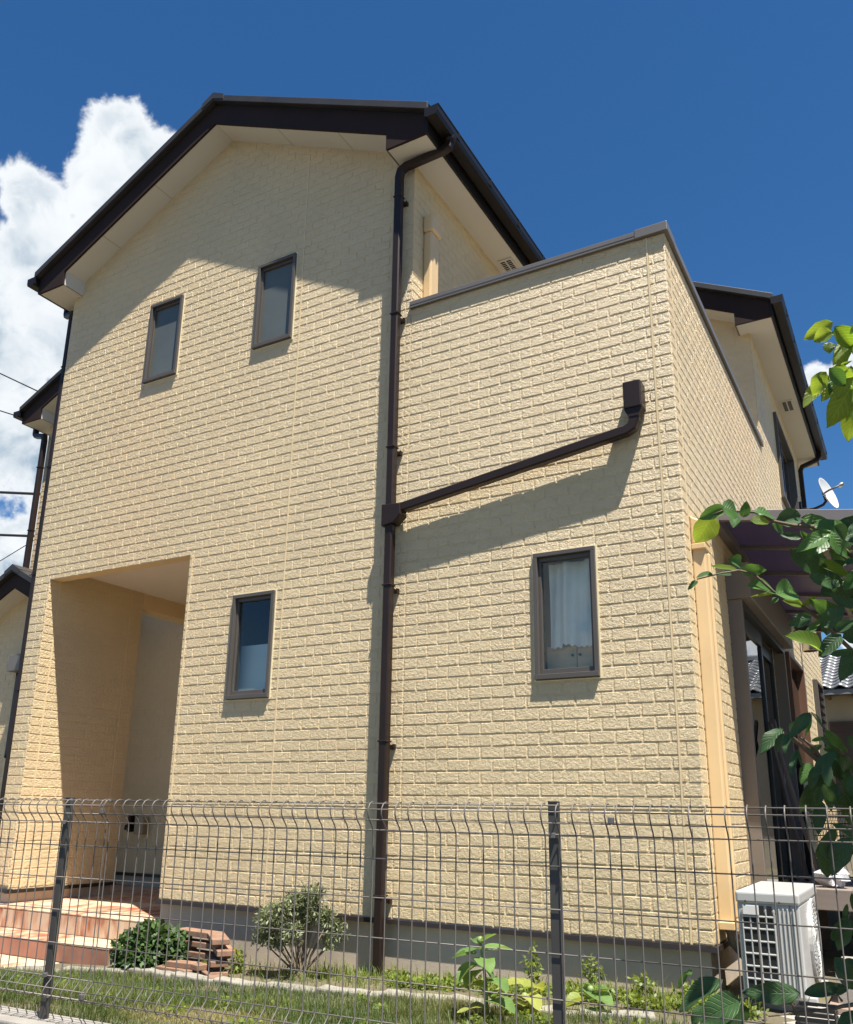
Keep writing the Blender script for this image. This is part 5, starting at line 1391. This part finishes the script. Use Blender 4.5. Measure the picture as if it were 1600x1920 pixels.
# young sunflowers
m_sunl = leafmat('sunflower_leaf', (0.075, 0.150, 0.045), (0.15, 0.25, 0.065), .35, .5, False, True)
m_sunl2 = leafmat('sunflower_yellow_leaf', (0.19, 0.25, 0.045), (0.34, 0.36, 0.09), .35, .5, False, True)
m_stem = M('green_stem', (0.20, 0.25, 0.09), .6, .15, 20)


def sunflower(loc, h, n, L, label, lean=(0, 0), seed=1, low=0, mat=None):
    r = random.Random(seed)
    s = empty('sunflower_plant', loc); tag(s, label, 'sunflower', 'young sunflower plants on the lawn edge')
    top = Vector((lean[0], lean[1], h))
    if h > .1:
        MB().tube([(0, 0, -.05), (lean[0] * .3, lean[1] * .3, h * .5), tuple(top)], [.009, .008, .006], 8).build('stem', m_stem, s, smooth=True)
    for k in range(n):
        a = k * 2.4 + r.uniform(-.3, .3)
        ln = L * r.uniform(.75, 1.1) * (1 if k >= 3 else .7)
        el = .55 - .16 * k + r.uniform(-.15, .15)
        d = Vector((math.cos(a) * math.cos(el), math.sin(a) * math.cos(el), math.sin(el)))
        b = top - Vector((0, 0, .012 * k)) + d * .015
        place_leaf(b, b + d * ln, Vector((-d.x * .4, -d.y * .4, 1)), .8, mat or m_sunl, s, (0, 0, 0), seed + k, True)
    for k in range(low):
        a = k * 2.1 + r.uniform(-.4, .4) + 3.6
        d = Vector((math.cos(a), math.sin(a), r.uniform(-.3, .15))).normalized()
        b = Vector((0, 0, .06 + .03 * k))
        place_leaf(b, b + d * L * r.uniform(.9, 1.3), (0, 0, 1), .8, (mat or m_sunl) if k % 3 else m_sunl2, s, (0, 0, 0), seed + 20 + k, True)
    MB().lathe([(.001, .03), (.012, .026), (.018, .012), (.012, 0)], tuple(top), 10).build('bud', m_stem, s, smooth=True)
    return s


sunflower((-.83, -1.02, gz(-.83, -1.02)), .335, 10, .135, 'tall young sunflower with drooping leaves in front of the foundation', (-.04, .0), 3, 5)
sunflower((-.47, -.62, gz(-.47, -.62)), .09, 9, .13, 'low pale green sunflower just right of the middle fence post', (0, 0), 8, 3)
sunflower((-.74, -.80, gz(-.74, -.80)), .07, 7, .13, 'small yellowing sunflower at the foot of the tall one', (0, 0), 15, 4, m_sunl2)

# ------------------------------------------------------------------ lawn and weeds (uncountable)
def blades(P, h, seed, lean=.5, w=.0032, tint=None):
    r = np.random.default_rng(seed); n = len(P)
    a = r.random(n) * 6.283; hh_ = h * r.uniform(.45, 1.3, n)
    dx, dy = np.cos(a), np.sin(a); l = lean * r.random(n)
    sx, sy = -dy * w / 2, dx * w / 2
    b0 = P; mid = P + np.stack([dx * l * hh_ * .35, dy * l * hh_ * .35, hh_ * .6], 1); tip = P + np.stack([dx * l * hh_, dy * l * hh_, hh_ * (1 - .25 * l)], 1)
    sv = np.stack([sx, sy, np.zeros(n)], 1)
    V = np.stack([b0 - sv, b0 + sv, mid + sv * .8, mid - sv * .8, tip + sv * .15, tip - sv * .15], 1).reshape(-1, 3)
    i = np.arange(n)[:, None] * 6
    F = np.concatenate([i + np.array([[0, 1, 2, 3]]), i + np.array([[3, 2, 4, 5]])], 1).reshape(-1, 4)
    return V, F, np.repeat(tint, 6)


gzv = np.vectorize(gz)
n = 85000
x = rng.uniform(-4.7, .55, n); y = rng.uniform(-2.46, -.72, n)
bare = np.sin(x * 4.1 + 2.0 * np.sin(y * 3.7)) * np.sin(y * 5.3 + 1.7 * np.cos(x * 2.9)) > .62
keep = ~(bare & (rng.random(n) < .7)) & ~((x < -4.0) & (y > -.95)) & (rng.random(n) < np.clip(1.1 - .35 * np.maximum(0, x + .8), .15, 1))
# keep only the wedge of lawn that the fence side sees
x, y = x[keep], y[keep]
pat = np.sin(x * 2.3 + 1.0) * np.cos(y * 3.1 - .4) + .6 * np.sin(x * 6.1 + y * 4.3) + .4 * np.sin(x * 13 - y * 9)
dry = np.clip(1.1 - (((x + 1.70) / .42) ** 2 + ((y + 2.0) / .30) ** 2), 0, 1)
dry2 = np.clip(1.0 - (((x + .9) / .5) ** 2 + ((y + .75) / .2) ** 2), 0, 1) * .4
tint = np.clip(.02 + .09 * pat + rng.random(len(x)) ** 2 * .34 + dry * .80 + dry2, 0, 1)
P = np.stack([x, y, gzv(x, y) - .006], 1)
hgt = .050 * (1 - .45 * dry) * (1 + .3 * np.clip(pat, -1, 1))
V, F, t = blades(P, hgt, 3, .85, .0028, tint)
lw_ = fast_mesh('lawn_grass', V, F, m_grass, None, colors=t)
tag(lw_, 'short green lawn grass with a dry yellow patch behind the fence', 'grass', kind='stuff')
n = 3200
x = rng.uniform(-3.3, .25, n); y = -.05 - np.abs(rng.normal(0, .28, n)); keep = y > -.85
x, y = x[keep], y[keep]
dn = np.sin(x * 3.0 + 2) * .5 + .55 + (x > -1.9) * .35
keep = rng.random(len(x)) < np.clip(dn, .08, 1)
x, y = x[keep], y[keep]
P = np.stack([x, y, gzv(x, y) - .005], 1)
V, F, t = blades(P, (.05 + .06 * rng.random(len(P)) ** 2), 8, 1.1, .0045, np.clip(rng.random(len(P)) * .6 + .1, 0, 1))
wd_ = fast_mesh('weeds', V, F, m_weed, None, colors=t)
tag(wd_, 'low yellow-green weeds along the foot of the foundation', 'weeds', kind='stuff')
cs = [(a, -.14 - .3 * random.random(), gz(a, -.3) + .02, .09, .07, .035) for a in np.linspace(-1.85, .2, 26)] + [(-1.72 + .1 * k, -.36, gz(-1.7, -.4) + .03, .08, .06, .03) for k in range(4)]
cs += [(-2.98, -.30, gz(-3, -.3) + .06, .07, .05, .09), (-3.08, -.45, gz(-3, -.3) + .04, .1, .05, .05), (-.95, -.20, .06, .05, .05, .12), (-.62, -.16, .05, .06, .05, .10), (-.33, -.2, .03, .07, .06, .06), (-.05, -.25, .02, .12, .08, .05)]
cs += [(random.uniform(-3.9, -.1), random.uniform(-2.2, -.85), 0, random.uniform(.04, .09), random.uniform(.03, .07), .022) for _ in range(34)]
cs = [(c[0], c[1], gz(c[0], c[1]) + c[5] if c[2] == 0 else c[2], *c[3:]) for c in cs]
v, f, t = leaf_cloud(cs, 6200, .030, 21, aspect=.55, shell=.3)
gc = fast_mesh('ground_cover', v, f, m_weed, None, colors=t)
tag(gc, 'small-leaved green ground cover at the base of the wall', 'ground cover', kind='stuff')
# one thin weed stalk rising by the corner

# ------------------------------------------------------------------ stacked bent edging blocks
m_terra = M('weathered_terracotta_block', (0.235, 0.135, 0.085), .85, .22, 14, bump=.5, bscale=90, bdist=.004, objvar=.12)


def bent(p0, p1, p2, wdt, h):
    """angled edging block in plan, three points along its spine"""
    a, b, c = Vector((*p0, 0)), Vector((*p1, 0)), Vector((*p2, 0))
    n1 = Vector((-(b - a).y, (b - a).x, 0)).normalized(); n2 = Vector((-(c - b).y, (c - b).x, 0)).normalized(); nb = (n1 + n2).normalized() / max(.6, math.cos(n1.angle(n2) / 2))
    lo = [a, b, c]; nn = [n1, nb, n2]
    pts = [p - q * wdt / 2 for p, q in zip(lo, nn)] + [p + q * wdt / 2 for p, q in reversed(list(zip(lo, nn)))]
    return MB().prism([(p.x, p.y) for p in pts], 'z', 0, h)


base = Vector((-3.15, -.33, gz(-3.15, -.33)))
names = ['lowest', 'second from the ground', 'third from the ground', 'topmost']
for k in range(4):
    o = bent((-.36, .03), (.0, 0), (.26, -.22), .11, .034).build('edging_block', m_terra, None, bevel=.004)
    o.location = base + Vector((.012 * k * (-1) ** k, .012 * k, .010 + .062 * k)); o.rotation_euler = (0, random.uniform(-.03, .03), random.uniform(-.06, .06))
    tag(o, 'bent terracotta edging block in the stack by the round bush, ' + names[k], 'edging block', 'loose terracotta edging blocks')
    if k:
        for sx, sy in ((-.28, .02), (.18, -.14)):
            s_ = MB().box(sx - .02, sx + .02, sy - .03, sy + .03, -.0275, -.0005).build('spacer', m_terra, o)
for k, (dx, dy, rz, z) in enumerate(((-.12, -.20, .0, 0), (-.05, -.17, .05, .034), (.20, -.22, -.55, .0))):
    o = bent((-.16, .0), (.05, 0), (.14, -.03), .09, .034).build('edging_block', m_terra, None, bevel=.004)
    o.location = base + Vector((dx, dy, z + .004)); o.rotation_euler = (0, 0, rz)
    tag(o, ['short terracotta block flat on the soil in front of the stack', 'short terracotta block lying on another in front of the stack', 'short terracotta block turned aside at the right end of the stack'][k], 'edging block', 'loose terracotta edging blocks')

# ------------------------------------------------------------------ side yard clutter
m_deck = M('grey_brown_deck_board', (0.20, 0.165, 0.14), .75, .2, 3, stretch=(.2, 2, 2), bump=.2, bscale=40)
m_tileb = M('brown_patio_tile', (0.23, 0.165, 0.125), .7, .15, 6, objvar=.12)
dk = empty('deck', (.22, 1.0, 0))
tag(dk, 'low grey-brown deck with a wide front board behind the air conditioner', 'deck')
MB().box(0, 1.5, -.02, .01, .345, .465).build('front_board', m_deck, dk, bevel=.004)
for k in range(9):
    MB().box(0, 1.5, .012 + k * .148, .152 + k * .148, .44, .465).build('board', m_deck, dk, bevel=.003)
for xx in (.05, .75, 1.4):
    MB().box(xx, xx + .07, .05, .12, -.05, .44).box(xx, xx + .07, 1.2, 1.27, -.05, .44).build('leg', m_wood_dk, dk)
for i in range(4):
    for j in range(4):
        o = MB().box(0, .296, 0, .296, 0, .03).build('patio_tile', m_tileb, pv, bevel=.003, seg=1)
        o.location = (.52 + i * .30, -.02 + j * .30, -.035)
cbk = MB().box(.56, .70, .10, .50, -.035, .16).box(.575, .685, .115, .485, .16, .165).build('concrete_block', m_concrete, None, bevel=.008)
tag(cbk, 'pale concrete block standing right of the air conditioner', 'concrete block')
for k, (a, b, w_) in enumerate((((.11, 1.95, 1.55), (.40, 1.50, .46), .08), ((.09, 2.1, 1.42), (.30, 1.62, .46), .10), ((.10, 2.25, 1.60), (.20, 1.75, .46), .06))):
    a, b = Vector(a), Vector(b)
    d = (b - a).normalized(); sd2 = Vector((0, 1, 0)) - d * d.y; sd2.normalize(); nn = d.cross(sd2)
    mb = MB()
    pts = []
    for p in (a, b):
        for q, s in ((-1, -1), (1, -1), (1, 1), (-1, 1)):
            pts.append(tuple(p + sd2 * q * w_ / 2 + nn * s * .011))
    mb.v = pts; mb.f = [(0, 1, 2, 3), (7, 6, 5, 4), (0, 4, 5, 1), (1, 5, 6, 2), (2, 6, 7, 3), (3, 7, 4, 0)]
    o = mb.build('plank', m_wood_dk, None, bevel=.003)
    tag(o, ['brown plank leaning on the side wall, nearest of the three', 'widest brown plank leaning on the side wall behind the nearest one', 'narrow brown plank leaning on the side wall, farthest of the three'][k], 'plank', 'planks leaning beside the doorway')
m_plastic = M('clear_grey_plastic', (0.42, 0.42, 0.44), .25, .2, 12, bump=.8, bscale=25, bdist=.02)
mb = MB()
for i in range(8):
    th = math.pi * i / 7
    for j in range(12):
        ph = 2 * math.pi * j / 12
        r = .095 * (1 + .22 * math.sin(3 * ph + i) + .15 * math.sin(5 * th + 2 * ph))
        mb.v.append((r * math.sin(th) * math.cos(ph), r * math.sin(th) * math.sin(ph) * .8, .065 + r * .7 * math.cos(th)))
for i in range(7):
    for j in range(12):
        mb.f.append((i * 12 + j, i * 12 + (j + 1) % 12, i * 12 + 12 + (j + 1) % 12, i * 12 + 12 + j))
bg = mb.build('plastic_bag', m_plastic, None); bg.location = (.50, 1.14, .465)
tag(bg, 'crumpled translucent plastic bag lying on the deck', 'plastic bag')
cr = empty('plastic_crate', (.44, -.52, -.02))
tag(cr, 'small dark slatted crate on the ground beside the air conditioner foot', 'crate')
for k in range(4):
    MB().box(0, .16, -.004, .004, .012 + k * .022, .026 + k * .022).build('slat', m_wirecab, cr)
    MB().box(0, .16, .13, .138, .012 + k * .022, .026 + k * .022).build('slat', m_wirecab, cr)
    MB().box(-.004, .004, 0, .134, .012 + k * .022, .026 + k * .022).box(.156, .164, 0, .134, .012 + k * .022, .026 + k * .022).build('slat', m_wirecab, cr)
MB().box(0, .16, 0, .134, 0, .008).build('base', m_wirecab, cr)

# bicycle behind the deck
m_chrome = M('bicycle_chrome', (0.62, 0.62, 0.62), .18, .05, 8, metal=.95)
m_bike = M('silver_grey_bike_paint', (0.30, 0.29, 0.28), .35, .05, 6, metal=.4)
m_rubber = M('tyre_rubber', (0.015, 0.015, 0.015), .8, .1, 10)
bk = empty('bicycle', (.52, 2.62, .0), math.radians(68))
tag(bk, 'grey city bicycle with a front wire basket and lamp parked in the side yard', 'bicycle')
RW = .32
for wx in (0, 1.08):
    wh = MB().lathe([(RW - .018, -.014), (RW, -.012), (RW + .008, 0), (RW, .012), (RW - .018, .014), (RW - .018, -.014)], (wx, 0, RW), 36, Matrix.Rotation(math.pi / 2, 3, 'X')).build('wheel', m_rubber, bk, smooth=True)
    MB().lathe([(RW - .03, -.01), (RW - .017, -.012), (RW - .017, .012), (RW - .03, .01), (RW - .03, -.01)], (wx, 0, RW), 36, Matrix.Rotation(math.pi / 2, 3, 'X')).build('rim', m_chrome, wh, smooth=True)
    sp_ = MB()
    for k in range(18):
        a = k * math.pi / 9
        sp_.tube([(wx, 0, RW), (wx + (RW - .025) * math.cos(a), 0, RW + (RW - .025) * math.sin(a))], .0018, 4)
    sp_.build('spokes', m_chrome, wh)
    MB().tube([(wx + (RW + .03) * math.cos(a), 0, RW + (RW + .03) * math.sin(a)) for a in np.linspace(.3, 2.9, 14)], .012, 6).build('mudguard', m_chrome, bk, smooth=True)
MB().tube([(0, 0, RW), (.06, 0, .62), (.12, 0, .84), (.14, 0, .92)], .016, 8).build('fork', m_bike, bk, smooth=True)
MB().tube([(.09, 0, .74), (.34, 0, .42), (.52, 0, .30)], .018, 8).build('down_tube', m_bike, bk, smooth=True)
MB().tube([(.52, 0, .30), (.66, 0, .78)], .015, 8).build('seat_tube', m_bike, bk, smooth=True)
MB().tube([(.52, 0, .30), (1.08, .05, RW)], .011, 8).tube([(.52, 0, .30), (1.08, -.05, RW)], .011, 8).tube([(.62, 0, .66), (1.08, .05, RW)], .010, 8).tube([(.62, 0, .66), (1.08, -.05, RW)], .010, 8).build('rear_stays', m_bike, bk, smooth=True)
MB().prism([(.54, .78), (.80, .80), (.80, .84), (.62, .83)], 'y', -.07, .07).build('saddle', m_rubber, bk, bevel=.02, seg=3)
MB().tube([(.34, .28, .98), (.24, .28, 1.0), (.15, .16, 1.02), (.14, 0, 1.0), (.15, -.16, 1.02), (.24, -.28, 1.0), (.34, -.28, .98)], .011, 8).tube([(.14, 0, .92), (.14, 0, 1.0)], .012, 8).build('handlebar', m_chrome, bk, smooth=True)
for s in (-1, 1):
    MB().tube([(.25, .28 * s, 1.0), (.36, .28 * s, .975)], .016, 8).build('grip', m_dish, bk, smooth=True)
bs = MB()
for k in range(6):
    z = .70 + k * .045; e = .004 * k
    bs.tube([(-.26 - e, -.15 - e, z), (.05, -.15 - e, z), (.05, .15 + e, z), (-.26 - e, .15 + e, z), (-.26 - e, -.15 - e, z)], .0025, 4)
for k in range(13):
    y = -.15 + k * .025
    bs.tube([(-.28, y, .925), (-.26, y, .70), (.05, y, .70), (.05, y, .925)], .0022, 4)
for k in range(13):
    x = -.26 + k * .026
    bs.tube([(x, -.17, .925), (x, -.15, .70), (x, .15, .70), (x, .17, .925)], .0022, 4)
bs.build('basket', m_wirecab, bk)
MB().lathe([(.001, .05), (.03, .04), (.042, .01), (.042, -.005), (.001, -.006)], (-.05, .0, .66), 16, Matrix.Rotation(-math.pi / 2, 3, 'Y')).build('lamp', m_chrome, bk, smooth=True)
MB().tube([(.52, .03, .30), (.62, .16, .02)], .009, 6).build('kickstand', m_chrome, bk)
# narrow standpipe by the wall
pz = MB().box(.05, .11, 3.62, 3.68, -.03, 1.32).box(.045, .115, 3.615, 3.685, 1.32, 1.40).build('yard_pipe', m_pipe, None, bevel=.006)
tag(pz, 'brown square standpipe against the side wall behind the planks', 'standpipe')

# ------------------------------------------------------------------ neighbouring house with waved tiles
nb = empty('neighbour_house', (-1.6, 12.0, 0))
tag(nb, 'neighbouring house with a grey wave-tiled roof and brown shutter beyond the side yard', 'house')
m_nwall = M('beige_plaster', (0.36, 0.31, 0.235), .85, .08, 2, bump=.2, bscale=60)
m_ntile = M('glazed_grey_tile', (0.15, 0.155, 0.16), .30, .15, 5, objvar=.22)
m_shut = M('brown_shutter', (0.095, 0.060, 0.043), .5, .12, 4)
MB().box(0, 7, .5, 6, -.1, 3.05).build('wall', m_nwall, nb)
MB().box(-.4, 7.4, .02, .6, 3.02, 3.08).build('eave_board', m_wood_dk, nb)
for k in range(14):
    MB().box(.05 + k * .42, .10 + k * .42, .06, .5, 2.95, 3.02).build('rafter_end', m_wood_dk, nb)
rfn = MB().prism([(-.05, 3.07), (2.6, 4.09), (2.6, 4.0), (-.05, 2.98)], 'x', -.4, 7.4).build('roof', m_ntile, nb)
MB().prism([(2.6, 4.09), (5.2, 3.07), (5.2, 2.98), (2.6, 4.0)], 'x', -.4, 7.4).build('roof', m_ntile, nb)
tw, tl = .27, .25
tm = MB()
nx_ = 10
for r_ in range(2):
    for i in range(nx_ + 1):
        u = i / nx_
        z = .030 * math.cos(2 * math.pi * u) * (1 if u < .9 else 1) + .03
        tm.v.append((u * tw * 1.06, 0 if r_ == 0 else tl * 1.12, z + (.022 if r_ == 0 else 0)))
for i in range(nx_ + 1):
    x_, y_, z_ = tm.v[i]; tm.v.append((x_, y_, z_ - .022))
for i in range(nx_):
    tm.f.append((i, i + 1, nx_ + 2 + i, nx_ + 1 + i)); tm.f.append((2 * (nx_ + 1) + i, 2 * (nx_ + 1) + i + 1, i + 1, i))
tme = tm.mesh('roof_tile'); tme.materials.append(m_ntile)
for p in tme.polygons: p.use_smooth = True
an = math.atan2(1.02, 2.65)
for i in range(16):
    for j in range(11):
        o = bpy.data.objects.new('roof_tile', tme); COL.objects.link(o); o.parent = rfn
        o.location = (.2 + i * tw, -.06 + j * tl * math.cos(an), 3.075 + j * tl * math.sin(an)); o.rotation_euler = (an, 0, 0)
MB().box(-.4, 7.4, 2.45, 2.75, 4.08, 4.22).build('ridge', m_ntile, nb, bevel=.03)
sh = empty('shutter', (1.28, .47, 1.2), parent=nb)
MB().box(0, 1.8, -.02, .02, 0, 1.35).build('shutter_frame', m_shut, sh)
for k in range(24):
    MB().prism([(-.035, .02 + k * .055), (-.02, .065 + k * .055), (-.018, .065 + k * .055), (-.018, .02 + k * .055)], 'x', .04, 1.76).build('shutter_slat', m_shut, sh)
MB().box(-.05, 1.85, -.05, .02, -.05, 0).build('sill', m_nwall, sh)

# ------------------------------------------------------------------ overhead cables at the far left
for k, (a, b, r, lab) in enumerate((
        ((-16.922, 6, 10.75), (-15.396, 6, 9.919), .016, 'highest overhead cable dropping behind the wing roof at the far left'),
        ((-16.682, 6, 9.722), (-15.938, 6, 9.406), .014, 'overhead cable ending at the wing gutter, second from the top'),
        ((-16.188, 6, 7.608), (-14.895, 6, 7.346), .030, 'thick black overhead cable, upper of the two level ones at the far left'),
        ((-15.945, 6, 6.569), (-14.903, 6, 6.392), .028, 'thick black overhead cable, lower of the two level ones at the far left'),
        ((-15.801, 6, 5.954), (-14.902, 6, 6.226), .010, 'thin overhead wire rising to the right above the entrance block roof'))):
    a, b = Vector(a), Vector(b)
    p0, p1 = a + (a - b) * 5, b + (b - a) * 1.6
    pts = [p0.lerp(p1, t) - Vector((0, 0, .0)) for t in np.linspace(0, 1, 9)]
    o = MB().tube(pts, r, 6).build('power_cable', m_wirecab, None, smooth=True)
    tag(o, lab, 'cable', 'overhead cables at the left')
